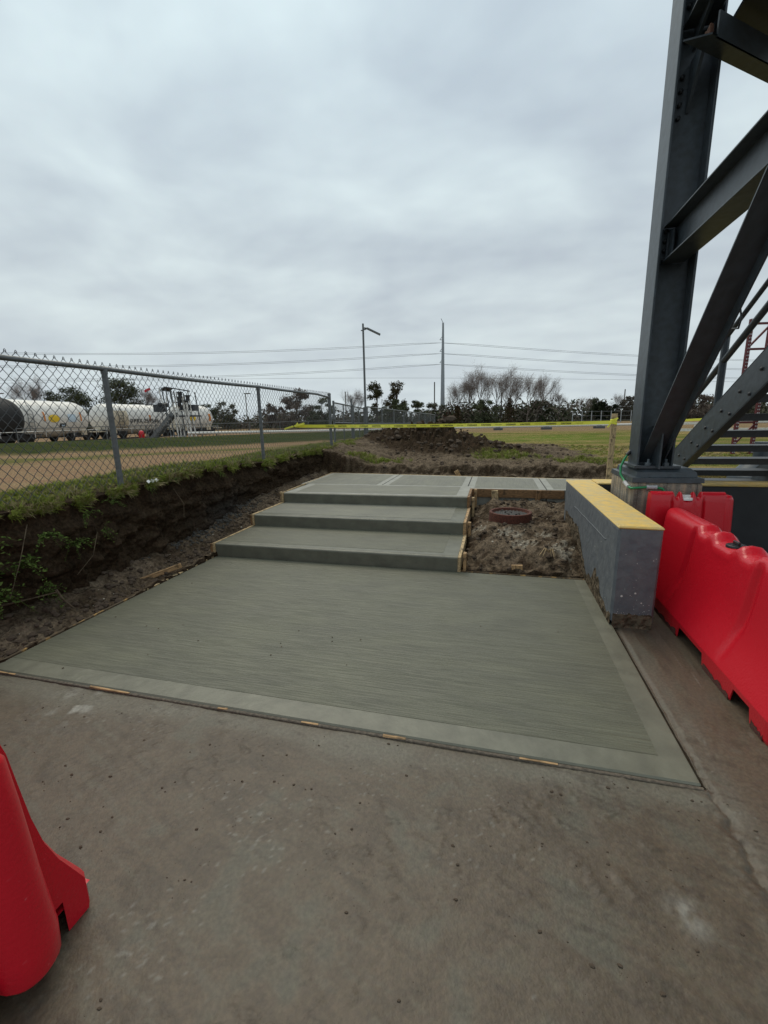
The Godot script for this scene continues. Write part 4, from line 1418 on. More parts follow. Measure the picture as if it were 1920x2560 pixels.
func make_gate() -> void:
	var g := 0.93
	var a := on_level(838, 1112, g)
	var e := on_level(912, 1100, g - 0.07)
	a.y = g; e.y = g - 0.07
	var mid := a.lerp(e, 0.52)
	var labels := ["near leaf of the chain link gate at the end of the bank fence", "far leaf of the chain link gate beside the tall light pole"]
	for i in 2:
		var p := a if i == 0 else mid + (e - a).normalized() * 0.22
		var q := mid if i == 0 else e
		var t := thing("fence_gate", labels[i], "gate", p, 0.0, "leaves of the chain link gate")
		var tall := 1.2
		var d := q - p
		for w in 2:
			var b := MB.new()
			b.tube([d * w + Vector3(0, 0.0, 0), d * w + Vector3(0, tall + (0.22 if (i == 0 and w == 1) else 0.03), 0)], 0.032, 10)
			part("upright", b, M.galvanised, t)
		for y in [0.06, tall * 0.52, tall - 0.02]:
			var b := MB.new()
			b.tube([Vector3(0, y, 0), d + Vector3(0, y, 0)], 0.022, 8)
			part("rail", b, M.galvanised, t)
		var b := MB.new()
		b.tube([d * 0.5 + Vector3(0, 0.05, 0), d * 0.5 + Vector3(0, tall, 0)], 0.018, 8)
		part("upright", b, M.galvanised, t)
		b = MB.new()
		chain(b, Vector3.ZERO, d, 0.05, tall, 0.085, 0.1, 0.0026, 3, false)
		tag(part("wire_mesh", b, M.wire, t), "", "", "", "stuff")
		b = MB.new()
		b.box(Vector3(0.0, 0.75, 0.05), Vector3(0.1, 0.08, 0.1))
		part("hinge", b, M.galvanised, t)

func make_far_fence() -> void:
	var a := on_level(920, 1101, 0.86)
	var e := on_level(1087, 1080, 0.66)
	var t := thing("chain_link_fence", "long chain link fence running on from the light pole to the field", "fence", a)
	var n := 8
	var d := e - a
	for i in n + 1:
		var p := d * i / n
		var b := MB.new()
		b.tube([p + Vector3(0, -0.3, 0), p + Vector3(0, 1.22, 0)], 0.03, 8)
		part("post", b, M.galvanised, t)
	for i in n:
		for y in [1.23, 0.62]:
			var b := MB.new()
			b.tube([d * i / n + Vector3(0, y, 0), d * (i + 1) / n + Vector3(0, y, 0)], 0.022, 8)
			part("rail", b, M.galvanised, t)
	var b := MB.new()
	chain(b, Vector3.ZERO, d, 0.04, 1.26, 0.085, 0.1, 0.003, 3, false)
	tag(part("wire_mesh", b, M.wire, t), "", "", "", "stuff")

# ---------------------------------------------------------------- caution tape
func letters(text: String, size: float, material: Material, parent: Node, xf: Transform3D, called := "lettering", bold := true) -> MeshInstance3D:
	var tm := TextMesh.new()
	var f := SystemFont.new()
	f.font_names = PackedStringArray(["Droid Sans"])
	f.font_weight = 700 if bold else 400
	tm.font = f
	tm.text = text
	tm.font_size = 64
	tm.pixel_size = size / 46.0
	tm.depth = size * 0.03
	tm.curve_step = 4.0
	var o := put(called, tm, material, parent)
	o.transform = xf
	return o

func make_tape() -> void:
	var a := Vector3(-3.94, 1.515, -8.12)
	var e := Vector3(1.93, 1.475, -8.37)
	var t := thing("caution_tape", "yellow caution tape with black print stretched from fence to wooden post", "tape", a)
	var n := 60
	var d := e - a
	var line := func(u: float) -> Vector3:
		return d * u + Vector3(0, -0.02 * sin(PI * u), 0.012 * sin(u * 23.0) * (0.3 + u))
	var dir := d.normalized()
	var b := MB.new()
	for i in n:
		var u0 := float(i) / n
		var u1 := float(i + 1) / n
		var tw0 := 0.5 * exp(-u0 / 0.03) + 0.12 * sin(u0 * 17.0)
		var tw1 := 0.5 * exp(-u1 / 0.03) + 0.12 * sin(u1 * 17.0)
		var h0 := Vector3(0, cos(tw0), sin(tw0)) * 0.03
		var h1 := Vector3(0, cos(tw1), sin(tw1)) * 0.03
		var p: Vector3 = line.call(u0)
		var q: Vector3 = line.call(u1)
		b.quad(p - h0, q - h1, q + h1, p + h0)
		var back := Vector3(0, 0, -0.0012)
		b.quad(q - h1 + back, p - h0 + back, p + h0 + back, q + h1 + back)
	part("ribbon", b, M.tape, t)
	var s := 0.75
	var l := d.length()
	while s < l - 0.3:
		for w in [["CUIDADO", 0.0, 0.028], ["CAUTION", 0.25, 0.028], ["CAUTION  CUIDADO", 0.47, 0.009]]:
			var u: float = (s + w[1]) / l
			if u > 0.97: continue
			var p: Vector3 = line.call(u)
			var slope: Vector3 = (line.call(minf(u + 0.01, 1.0)) - line.call(u - 0.01)).normalized()
			var tw := 0.12 * sin(u * 17.0)
			var up := Vector3(0, cos(tw), sin(tw))
			var z := slope.cross(up).normalized()
			letters(w[0], w[2], M.tape_print, t, Transform3D(Basis(slope, z.cross(slope).normalized(), z), p + z * 0.0045))
		s += 0.69
	# knots: a bow of ribbon on the fence wire and turns round the post
	b = MB.new()
	for k in [[Vector3(0.03, 0.0, 0.02), Vector3(0.09, 0.06, 0.04)], [Vector3(-0.02, 0, 0.02), Vector3(-0.2, -0.05, 0.06)], [Vector3(0.0, 0.0, 0.02), Vector3(0.24, 0.05, 0.06)]]:
		b.bar(k[0], k[1], 0.004, 0.035)
	part("knot", b, M.tape, t)
	b = MB.new()
	var pc := Vector3(1.975, 1.49, -8.40) - a
	for k in 3:
		b.cbox(pc + Vector3(0, -0.03 * k + 0.03, 0), Vector3(0.1 + 0.006 * k, 0.035, 0.06), 0.008, Basis(Vector3.BACK, 0.25 - 0.25 * k))
	b.bar(pc + Vector3(-0.03, 0, 0.03), pc + Vector3(-0.1, -0.1, 0.06), 0.004, 0.03)
	b.bar(pc + Vector3(0.02, 0.02, 0.035), pc + Vector3(0.05, 0.06, 0.06), 0.004, 0.03)
	part("knot", b, M.tape, t)
	# a second length, beyond the stair
	var p0 := on_level(1684, 1050, 1.35)
	p0 = at_depth(1684, 1052, 16.0)
	var p1 := at_depth(1990, 1036, 13.0)
	var t2 := thing("caution_tape", "yellow tape strung between racks in the field behind the steel stair", "tape", p0)
	b = MB.new()
	var dd := p1 - p0
	for i in 20:
		var p := dd * i / 20.0
		var q := dd * (i + 1) / 20.0
		b.quad(p + Vector3(0, -0.04, 0), q + Vector3(0, -0.04, 0), q + Vector3(0, 0.04, 0), p + Vector3(0, 0.04, 0))
	part("ribbon", b, M.tape, t2)

# ---------------------------------------------------------------- pipe on blocks, racks
func make_field_things() -> void:
	# the long white pipe that bounds the field
	var pa := at_depth(1090, 1066, 34.0)
	var pb := at_depth(2100, 1050, 30.0)
	pa.y = 0.88; pb.y = 0.88
	var t := thing("white_pipe", "long white pipe resting on grey blocks across the field", "pipe", pa)
	var b := MB.new()
	var d := pb - pa
	for i in 6:
		var pb2 := MB.new()
		pb2.tube([d * i / 6.0, d * (i + 1) / 6.0], 0.09, 10)
		part("length", pb2, M.pipe_white, t)
	var xs := [1127, 1245, 1366, 1497, 1640]
	for i in xs.size():
		# where the sight line of each block crosses the pipe
		var s := sight(xs[i], 1074)
		var k := (pa.x * d.z - pa.z * d.x) / (s.x * d.z - s.z * d.x)
		var p := EYE + s * k
		var bl := MB.new()
		bl.cbox(Vector3(0, 0.08, 0), Vector3(0.66, 0.4, 0.6), 0.03, Basis(Vector3.UP, 0.1 * i), 0.03, i)
		var o := part("support_block", bl, M.block)
		o.position = Vector3(p.x, open_ground(p.x, p.z) - 0.1, p.z)
		tag(o, "dark grey concrete block under the white pipe in the field", "block", "blocks under the white pipe")
		bl = MB.new()
		bl.cbox(Vector3(0, 0.3, 0), Vector3(0.34, 0.06, 0.3), 0.02, Basis(), 0.02, i)
		part("saddle", bl, M.block, o)
	# the pipe on the near side of the track, seen through the fence
	pa = at_depth(470, 1083, 31.0)
	pb = at_depth(1090, 1072, 36.0)
	t = thing("white_pipe", "white pipe on low posts beyond the chain link fence by the track", "pipe", pa)
	d = pb - pa
	for i in 5:
		var q := MB.new()
		q.tube([d * i / 5.0, d * (i + 1) / 5.0], 0.1, 10)
		part("length", q, M.pipe_white, t)
		q = MB.new()
		q.tube([d * (i + 0.5) / 5.0, d * (i + 0.5) / 5.0 - Vector3(0, 0.9, 0)], 0.05, 6)
		part("leg", q, M.platform_grey, t)
	# thin guard rail by the tank cars
	pa = at_depth(40, 1072, 27.0)
	pb = at_depth(900, 1050, 38.0)
	t = thing("guard_rail", "thin galvanised pipe guard rail along the tank car track", "rail", pa)
	d = pb - pa
	for i in 10:
		var q := MB.new()
		q.tube([d * i / 10.0, d * (i + 1) / 10.0], 0.025, 6)
		part("rail", q, M.galvanised, t)
		q = MB.new()
		q.tube([d * i / 10.0, d * i / 10.0 - Vector3(0, 1.2, 0)], 0.03, 6)
		part("post", q, M.galvanised, t)
	# maroon pallet rack frames past the stair
	rack("maroon perforated rack frame standing in the field behind the stair", at_depth(1830, 1137, 10.2), 3.0, 0.2)
	rack("maroon rack frame set farther from the column, beyond the stair treads", at_depth(1936, 1140, 9.6), 3.0, 0.25)
	# low white kerb rails lying on the grass
	for k in [[1060, 1990, 1048, 24.0, "upper white board of the low barrier beyond the stair"], [1075, 1990, 1072, 20.0, "lower white board lying on the grass beyond the stair"]]:
		pa = at_depth(1680, k[0], k[3])
		pb = at_depth(k[1], k[2], k[3] - 2.0)
		b = MB.new()
		b.bar(Vector3.ZERO, pb - pa, 0.06, 0.12)
		b.bar((pb - pa) * 0.2 - Vector3(0, 0.5, 0), (pb - pa) * 0.2 + Vector3(0, 0.05, 0), 0.06, 0.06)
		b.bar((pb - pa) * 0.7 - Vector3(0, 0.5, 0), (pb - pa) * 0.7 + Vector3(0, 0.05, 0), 0.06, 0.06)
		var o := part("white_board", b, M.pipe_white)
		o.position = pa
		tag(o, k[4], "board")
	# distant boundary fence on the right
	pa = at_depth(1430, 1058, 62.0)
	pb = at_depth(1680, 1056, 58.0)
	t = thing("boundary_fence", "far thin post and wire fence in front of the scrub", "fence", pa)
	d = pb - pa
	for i in 11:
		var q := MB.new()
		q.tube([d * i / 10.0 - Vector3(0, 0.3, 0), d * i / 10.0 + Vector3(0, 1.7, 0)], 0.06, 6)
		part("post", q, M.pole_steel, t)
		if i < 10:
			q = MB.new()
			for y in [0.4, 1.0, 1.6]:
				q.tube([d * i / 10.0 + Vector3(0, y, 0), d * (i + 1) / 10.0 + Vector3(0, y, 0)], 0.02, 4)
			part("wire", q, M.line, t)

func rack(label: String, at: Vector3, tall: float, turn: float) -> void:
	var g := open_ground(at.x, at.z)
	var t := thing("rack_frame", label, "rack", Vector3(at.x, g, at.z), turn, "maroon rack frames")
	var w := 0.42
	for s in 2:
		var b := MB.new()
		b.cbox(Vector3(w * s, tall * 0.5, 0), Vector3(0.075, tall, 0.07), 0.006)
		var u := part("upright", b, M.rack_red, t)
		b = MB.new()
		for k in int(tall / 0.075):
			for x in [-0.018, 0.018]:
				b.box(Vector3(w * s + x, 0.05 + 0.075 * k, 0.0356), Vector3(0.014, 0.028, 0.001))
		tag(part("slots", b, M.hole, u), "", "", "", "stuff")
	for k in 6:
		var b := MB.new()
		var y := 0.2 + (tall - 0.3) * k / 5.0
		b.bar(Vector3(0, y, 0), Vector3(w, y, 0), 0.04, 0.045)
		part("strut", b, M.rack_red, t)
		if k < 5 and k % 2 == 0:
			b = MB.new()
			b.bar(Vector3(0, y + 0.03, 0), Vector3(w, y + (tall - 0.3) / 5.0 - 0.03, 0), 0.03, 0.04)
			part("diagonal", b, M.rack_red, t)
	for s in 2:
		var b := MB.new()
		b.box(Vector3(w * s, 0.006, 0), Vector3(0.14, 0.012, 0.12))
		part("foot_plate", b, M.rack_red, t)

# ---------------------------------------------------------------- tank cars and the loading platform
func dome_profile(r: float, half: float) -> Array:
	var p := []
	for i in 9:
		var a := PI * 0.5 * i / 8.0
		p.append(Vector2(maxf(r * sin(a), 0.001), -half - 0.72 * r * cos(a)))
	for i in 9:
		var a := PI * 0.5 * (8 - i) / 8.0
		p.append(Vector2(maxf(r * sin(a), 0.001), half + 0.72 * r * cos(a)))
	return p

func tank_car(label: String, a: Vector3, e: Vector3, material: Material, marks: int) -> Node3D:
	# a and e: the ground below the two ends of the tank; local x runs along it
	var l := a.distance_to(e)
	var d := (e - a) / l
	var t := thing("tank_car", label, "tank car", (a + e) * 0.5, atan2(-d.z, d.x), "rail tank cars on the siding")
	var r := 1.38
	var cy := 1.80
	var half := l * 0.5 - 0.72 * r
	var b := MB.new()
	b.lathe(dome_profile(r, half), 40, Transform3D(Basis(Vector3.BACK, -PI / 2), Vector3(0, cy, 0)))
	part("tank", b, material, t)
	for s in [-0.98, -0.33, 0.33, 0.98]:
		b = MB.new()
		b.lathe([Vector2(r + 0.004, -0.03), Vector2(r + 0.018, -0.02), Vector2(r + 0.018, 0.02), Vector2(r + 0.004, 0.03)], 40, Transform3D(Basis(Vector3.BACK, -PI / 2), Vector3(half * s, cy, 0)))
		part("band", b, material, t)
	b = MB.new()
	b.box(Vector3(0, 0.5, 0), Vector3(l + 0.5, 0.28, 0.5))
	part("sill", b, M.truck, t)
	b = MB.new()
	for s in [-1, 1]:
		b.box(Vector3(s * (half - 0.1), 0.75, 0), Vector3(0.5, 0.5, 2.3))
		b.box(Vector3(s * (l * 0.5 + 0.15), 0.7, 0), Vector3(0.9, 0.07, 2.7))
	part("bolster", b, M.tank_stained if material != M.tank_black else M.tank_black, t)
	for s in [-1, 1]:
		var tr := MB.new()
		tr.box(Vector3(s * (half - 0.3), 0.5, 0.95), Vector3(2.3, 0.32, 0.14))
		tr.box(Vector3(s * (half - 0.3), 0.5, -0.95), Vector3(2.3, 0.32, 0.14))
		tr.box(Vector3(s * (half - 0.3), 0.55, 0), Vector3(0.5, 0.3, 2.0))
		var k := part("bogie", tr, M.truck, t)
		for q in [-0.85, 0.85]:
			for z in [-0.75, 0.75]:
				var w := MB.new()
				w.lathe([Vector2(0.001, -0.07), Vector2(0.4, -0.07), Vector2(0.42, -0.05), Vector2(0.42, 0.05), Vector2(0.3, 0.06), Vector2(0.001, 0.08)], 20, Transform3D(Basis(Vector3.RIGHT, PI / 2), Vector3(s * (half - 0.3) + q, 0.42, z)))
				part("wheel", w, M.truck, k)
	# top platform with a rail, and a ladder on the flank
	b = MB.new()
	for s in [-1, 1]:
		b.tube([Vector3(s * 0.22 - half * 0.72, 0.9, r + 0.08), Vector3(s * 0.22 - half * 0.72, cy + 0.4, r + 0.08), Vector3(s * 0.22 - half * 0.72, cy + 1.2, r * 0.7)], 0.025, 5)
	for k in 7:
		b.tube([Vector3(-0.22 - half * 0.72, 1.0 + 0.28 * k, r + 0.08), Vector3(0.22 - half * 0.72, 1.0 + 0.28 * k, r + 0.08)], 0.018, 5)
	part("ladder", b, M.platform_grey if marks != 2 else M.platform_dark, t)
	b = MB.new()
	b.tube([Vector3(-l * 0.5, 0.9, r + 0.12), Vector3(l * 0.5, 0.9, r + 0.12)], 0.028, 6)
	for s in [-0.95, -0.3, 0.35, 0.95]:
		b.tube([Vector3(l * 0.5 * s, 0.5, r + 0.1), Vector3(l * 0.5 * s, 0.9, r + 0.12)], 0.022, 5)
	part("side_rail", b, M.pipe_white, t)
	if marks == 1:
		curved_patch(t, "warning_oval", M.decal_yellow, -0.15, 0.02, 0.52, 0.3, r, cy, true)
		for s in [-0.98, -0.32, 0.82]:
			curved_patch(t, "stripe", M.decal_orange, s * half, 0.16, 0.07, 0.34, r, cy, false)
		curved_patch(t, "panel", M.decal_blue, half * 0.52, 0.05, 0.4, 0.3, r, cy, false)
		var p := curved_patch(t, "plate", M.decal_black, half * 0.22, -0.48, 0.3, 0.13, r, cy, false)
		letters("HF", 0.2, M.decal_blue, p, Transform3D(Basis(Vector3.RIGHT, -asin(0.3)), Vector3(half * 0.22, cy - 0.48, r * 0.965)))
	elif marks == 2:
		letters("DPRX 259546", 0.36, M.decal_black, t, Transform3D(Basis(Vector3.RIGHT, asin(0.12)), Vector3(0.5, cy - 0.2, r * 1.003)))
		curved_patch(t, "stripe", M.decal_orange, half * 0.42, 0.1, 0.08, 0.26, r, cy, false)
		curved_patch(t, "stained_end", M.tank_stained, -half * 0.78, -0.1, 0.9, 0.85, r, cy, false)
	elif marks == 3:
		curved_patch(t, "warning_oval", M.decal_yellow, -half * 0.5, 0.0, 0.42, 0.3, r, cy, true)
		curved_patch(t, "stripe", M.decal_orange, half * 0.98, 0.1, 0.14, 0.4, r, cy, false)
	return t

func curved_patch(t: Node3D, called: String, material: Material, x: float, y: float, w: float, h: float, r: float, cy: float, oval: bool) -> MeshInstance3D:
	var b := MB.new()
	var n := 12
	var m := 8
	var at := func(i: float, k: float) -> Vector3:
		var yy := lerpf(-h, h, k)
		var ww := w * (sqrt(maxf(0.0, 1.0 - pow(yy / h, 2.0))) if oval else 1.0)
		var s := clampf((y + yy) / (r + 0.02), -0.98, 0.98)
		return Vector3(x + lerpf(-ww, ww, i), cy + s * (r + 0.02), (r + 0.02) * sqrt(1.0 - s * s))
	for i in n:
		for k in m:
			b.quad(at.call(float(i) / n, float(k) / m), at.call(float(i + 1) / n, float(k) / m), at.call(float(i + 1) / n, float(k + 1) / m), at.call(float(i) / n, float(k + 1) / m))
	return part(called, b, material, t)

func make_track() -> void:
	var g := 0.42
	var foot := func(px: float, depth: float) -> Vector3:
		var p := at_depth(px, 1090, depth)
		return Vector3(p.x, g, p.z)
	tank_car("white tank car with a yellow oval and orange marks seen through the fence", foot.call(-25, 29.0), foot.call(206, 37.0), M.tank_white, 1)
	tank_car("white tank car with black lettering between the fence posts and the platform", foot.call(238, 39.0), foot.call(412, 45.5), M.tank_white, 2)
	tank_car("white tank car half hidden behind the loading platform stairs", foot.call(430, 46.6), foot.call(527, 51.0), M.tank_white, 3)
	tank_car("black tank car on the nearer track with only its round end in view", foot.call(-330, 22.0), foot.call(47, 30.0), M.tank_black, 0)
	# ballast and rails
	var a: Vector3 = foot.call(-25, 29.5)
	var e: Vector3 = foot.call(527, 51.0)
	var d := (e - a).normalized()
	var s := Vector3(-d.z, 0, d.x)
	for k in 2:
		var b := MB.new()
		var off := s * (0.75 if k == 0 else -0.75) + Vector3(0, 0.02, 0)
		b.bar(a - d * 30.0 + off, e + d * 60.0 + off, 0.07, 0.12)
		var o := part("rail_track", b, M.truck)
		tag(o, ["rusty rail under the white tank cars, on the fence side", "rusty rail under the white tank cars, on the far side"][k], "rail", "rails of the siding")
	make_platform()

func make_platform() -> void:
	var base := at_depth(440, 1085, 37.5)
	base.y = 0.45
	var right := cam.transform.basis.x
	var t := thing("loading_platform", "galvanised loading platform with stairs, pipes and small roof beside the tank cars", "platform", base, atan2(-right.z, right.x))
	var k := 37.5 / FOCAL
	# x and y below are metres from the base, read off the picture at that distance
	var P := func(px: float, py: float, z := 0.0) -> Vector3: return Vector3((px - 440.0) * k, (1085.0 - py) * k, z)
	var b := MB.new()
	for q in [[418, 963, 428], [428, 968, 436], [452, 975, 462], [464, 972, 472], [481, 973, 490], [440, 970, 446]]:
		b = MB.new()
		b.tube([P.call(q[2], 1085), P.call(q[0], q[1])], 0.05, 6)
		part("post", b, M.pipe_white if q[0] > 450 else M.platform_grey, t)
		b = MB.new()
		b.tube([P.call(q[2], 1085, -1.4), P.call(q[0], q[1], -1.4)], 0.05, 6)
		part("post", b, M.platform_grey, t)
	b = MB.new()
	b.box(P.call(460, 1032, -0.7), Vector3(2.1, 0.12, 1.7))
	part("deck", b, M.platform_dark, t)
	b = MB.new()
	b.box(P.call(470, 1012, -0.7), Vector3(1.4, 0.5, 0.9))
	part("cabinet", b, M.platform_dark, t)
	# the small pitched roof
	b = MB.new()
	var r0: Vector3 = P.call(414, 970)
	var r1: Vector3 = P.call(426, 962)
	var r2: Vector3 = P.call(486, 973)
	var w := Vector3(0, 0, -1.6)
	b.quad(r0, r1, r1 + w, r0 + w); b.quad(r1, r2, r2 + w, r1 + w)
	b.bar(r0, r1, 0.08, 0.08); b.bar(r1, r2, 0.08, 0.1)
	part("roof", b, M.platform_dark, t)
	# stairs down to the left
	for s in 2:
		b = MB.new()
		var z := -0.9 * s
		b.bar(P.call(372, 1090, z), P.call(436, 1024, z), 0.06, 0.28)
		part("stringer", b, M.platform_grey, t)
		for h in [28.0, 14.0]:
			b = MB.new()
			b.tube([P.call(370, 1090 - h, z), P.call(434, 1024 - h, z)], 0.03, 6)
			part("handrail", b, M.galvanised, t)
		for q in 4:
			b = MB.new()
			b.tube([P.call(372 + 20 * q, 1090 - 20.6 * q, z), P.call(371 + 20 * q, 1061 - 20.6 * q, z)], 0.03, 6)
			part("baluster", b, M.galvanised, t)
	for q in 13:
		b = MB.new()
		b.box(P.call(374 + 4.8 * q, 1086 - 4.9 * q, -0.45), Vector3(0.24, 0.05, 0.88))
		part("tread", b, M.platform_grey, t)
	# guard rails, pipework and hoses
	for y in [1028, 1018, 998, 985]:
		b = MB.new()
		b.tube([P.call(436, y), P.call(486, y + 1)], 0.03, 6)
		part("guard_rail", b, M.pipe_white, t)
	for q in [[444, 1000, 1085, 0.07], [451, 990, 1085, 0.05], [470, 985, 1083, 0.06], [477, 1000, 1082, 0.09]]:
		b = MB.new()
		b.tube([P.call(q[0], q[1], 0.15), P.call(q[0] + 4, q[2], 0.15)], q[3], 8)
		part("riser_pipe", b, M.pipe_white, t)
	for q in [[460, 992], [458, 1004], [476, 1000], [480, 988], [462, 980]]:
		b = MB.new()
		b.lathe([Vector2(0.001, -0.2), Vector2(0.16, -0.2), Vector2(0.16, 0.12), Vector2(0.26, 0.13), Vector2(0.26, 0.2), Vector2(0.001, 0.22)], 12, Transform3D(Basis(), P.call(q[0], q[1], 0.05)))
		part("valve", b, M.platform_dark, t)
	b = MB.new()
	b.tube([P.call(413, 965, 0.1), P.call(416, 985, 0.2), P.call(420, 1002, 0.2), P.call(427, 1001, 0.2), P.call(430, 985, 0.1)], 0.05, 6)
	part("hose", b, M.pipe_white, t)
	b = MB.new()
	b.box(P.call(400, 1012, -0.6), Vector3(0.8, 0.6, 0.8))
	b.box(P.call(408, 1004, -0.6), Vector3(0.5, 0.35, 0.8))
	b.tube([P.call(366, 1003, -0.6), P.call(398, 1003, -0.6)], 0.04, 5)
	part("gangway", b, M.platform_dark, t)
	b = MB.new()
	b.tube([P.call(362, 980, 0), P.call(400, 966, 0), P.call(426, 962, 0)], 0.012, 4)
	b.tube([P.call(400, 976, 0), P.call(426, 970, 0)], 0.02, 4)
	part("tether", b, M.line, t)
	b = MB.new()
	b.bar(P.call(376, 971, 0), P.call(390, 965, 0), 0.05, 0.19)
	part("red_flag", b, M.red, t)
	for i in 6:
		b = MB.new()
		b.tube([P.call(430 + 6.0 * i, 1085, 0.2), P.call(430 + 6.0 * i, 1079, 0.2)], 0.04, 5)
		part("bollard", b, M.pipe_white, t)
	# a red drum beside the stairs
	b = MB.new()
	b.lathe([Vector2(0.001, 0), Vector2(0.22, 0), Vector2(0.22, 0.42), Vector2(0.14, 0.55), Vector2(0.001, 0.58)], 14)
	var drum := part("fire_extinguisher", b, M.red)
	drum.position = at_depth(355, 1094, 36.0)
	tag(drum, "small red fire extinguisher bottle at the foot of the platform stairs", "extinguisher")

# ---------------------------------------------------------------- poles and lines
func make_poles() -> void:
	# light pole by the gate
	var f := on_level(916, 1103, 0.84)
	var t := thing("light_pole", "slim grey light pole with a slanting lamp arm beside the gate", "light pole", f)
	var depth: float = -(cam.transform.basis.inverse() * (f - EYE)).z
	var top := at_depth(908.5, 822, depth) - f
	var b := MB.new()
	b.tube([Vector3(0, -0.3, 0), Vector3(0, top.y, 0)], [0.045, 0.034], 12)
	part("pole", b, M.galvanised, t)
	b = MB.new()
	var right := cam.transform.basis.x
	right.y = 0
	right = right.normalized()
	var hy := top.y - 0.14
	b.tube([Vector3(0, hy, 0), right * 0.18 + Vector3(0, hy - 0.02, 0)], 0.025, 8)
	b.tube([Vector3(0, hy - 0.09, 0) - right * 0.08, right * 0.12 + Vector3(0, hy - 0.04, 0)], 0.02, 8)
	part("bracket", b, M.galvanised, t)
	b = MB.new()
	b.bar(right * 0.14 + Vector3(0, hy - 0.02, 0), right * 0.6 + Vector3(0, hy - 0.24, 0), 0.16, 0.05)
	part("lamp_head", b, M.platform_grey, t)
	# transmission pole
	f = at_depth(1106, 1061, 100.0)
	t = thing("transmission_pole", "tall pale steel transmission pole carrying three pairs of wires", "utility pole", Vector3(f.x, 0.0, f.z))
	var H := at_depth(1106, 818, 100.0).y
	b = MB.new()
	b.tube([Vector3(0, 0, 0), Vector3(0, H * 0.5, 0), Vector3(0, H, 0)], [0.55, 0.4, 0.2], 14)
	part("pole", b, M.pole_steel, t)
	var ys := [857.0, 884.0, 911.0]
	for i in 3:
		var y := at_depth(1106, ys[i], 100.0).y
		b = MB.new()
		b.tube([Vector3(0, y + 0.9, 0), right * -0.7 + Vector3(0, y, 0)], 0.06, 5)
		b.tube([Vector3(0, y, 0), right * -0.7 + Vector3(0, y, 0)], 0.06, 5)
		part("insulator", b, M.pole_steel, t)
	b = MB.new()
	b.tube([Vector3(0, H - 0.1, 0), right * -0.45 + Vector3(0, H + 0.9, 0)], 0.06, 5)
	part("peak_arm", b, M.pole_steel, t)
	var names := ["uppermost pair of power line wires strung to the transmission pole", "middle pair of power line wires strung to the transmission pole", "lowest pair of power line wires strung to the transmission pole"]
	for i in 3:
		var p := at_depth(1102, ys[i], 100.0)
		var l := at_depth(-700.0, ys[i] - 2.0 + 10.0 * i, 92.0)
		var r := at_depth(2600.0, ys[i] + 44.0 - 8.0 * i, 120.0)
		var w := thing("power_line", names[i], "power line", p, 0.0, "wires of the transmission line")
		for q in [[l, 2.6], [r, 2.2]]:
			for k in 2:
				var wb := MB.new()
				var pts := []
				for s in 25:
					var u := s / 24.0
					pts.append((q[0] - p) * u + Vector3(0, -q[1] * 4.0 * u * (1.0 - u) + 0.28 * k * minf(1.0, u * 30.0), 0))
				wb.tube(pts, 0.028, 4, false)
				part("wire", wb, M.line, w)
	var ww := thing("power_line", "thin single wire low across the sky above the bare trees", "power line", at_depth(-600, 965, 110.0), 0.0, "wires of the transmission line")
	b = MB.new()
	var pts2 := []
	for s in 31:
		var u := s / 30.0
		var p := at_depth(lerpf(-600, 2600, u), 975.0 - 30.0 * sin(u * PI) + 0.0, 110.0)
		pts2.append(p - ww.position)
	b.tube(pts2, 0.025, 4, false)
	part("wire", b, M.line, ww)
	# slim poles far off
	var list := [[1086, 1061, 957, 95.0, 0.12, "slim grey pole next to the tall transmission pole"], [620, 1062, 985, 60.0, 0.06, "slim lamp post standing beyond the fence amid the scrub"], [866, 1055, 980, 70.0, 0.08, "thin pole rising behind the gate"], [1556, 1050, 974, 120.0, 0.14, "short far pole above the trees behind the tape post"], [1733, 1045, 962, 120.0, 0.14, "short far pole between column and handrail"], [12, 1062, 985, 60.0, 0.1, "lamp post with a flat head behind the black tank car"], [1252, 1058, 982, 90.0, 0.12, "brown pole among the bare trees"]]
	for q in list:
		f = at_depth(q[0], q[1], q[3])
		var o := thing("slim_pole", q[5], "pole", Vector3(f.x, 0.3, f.z))
		var y := at_depth(q[0], q[2], q[3]).y - 0.3
		b = MB.new()
		b.tube([Vector3(0, -0.3, 0), Vector3(0, y, 0)], q[4], 8)
		part("shaft", b, M.pole_wood, o)
		if q[0] < 700:
			b = MB.new()
			b.box(right * 0.25 + Vector3(0, y, 0), Vector3(0.9, 0.12, 0.3))
			part("lamp_head", b, M.pole_wood, o)

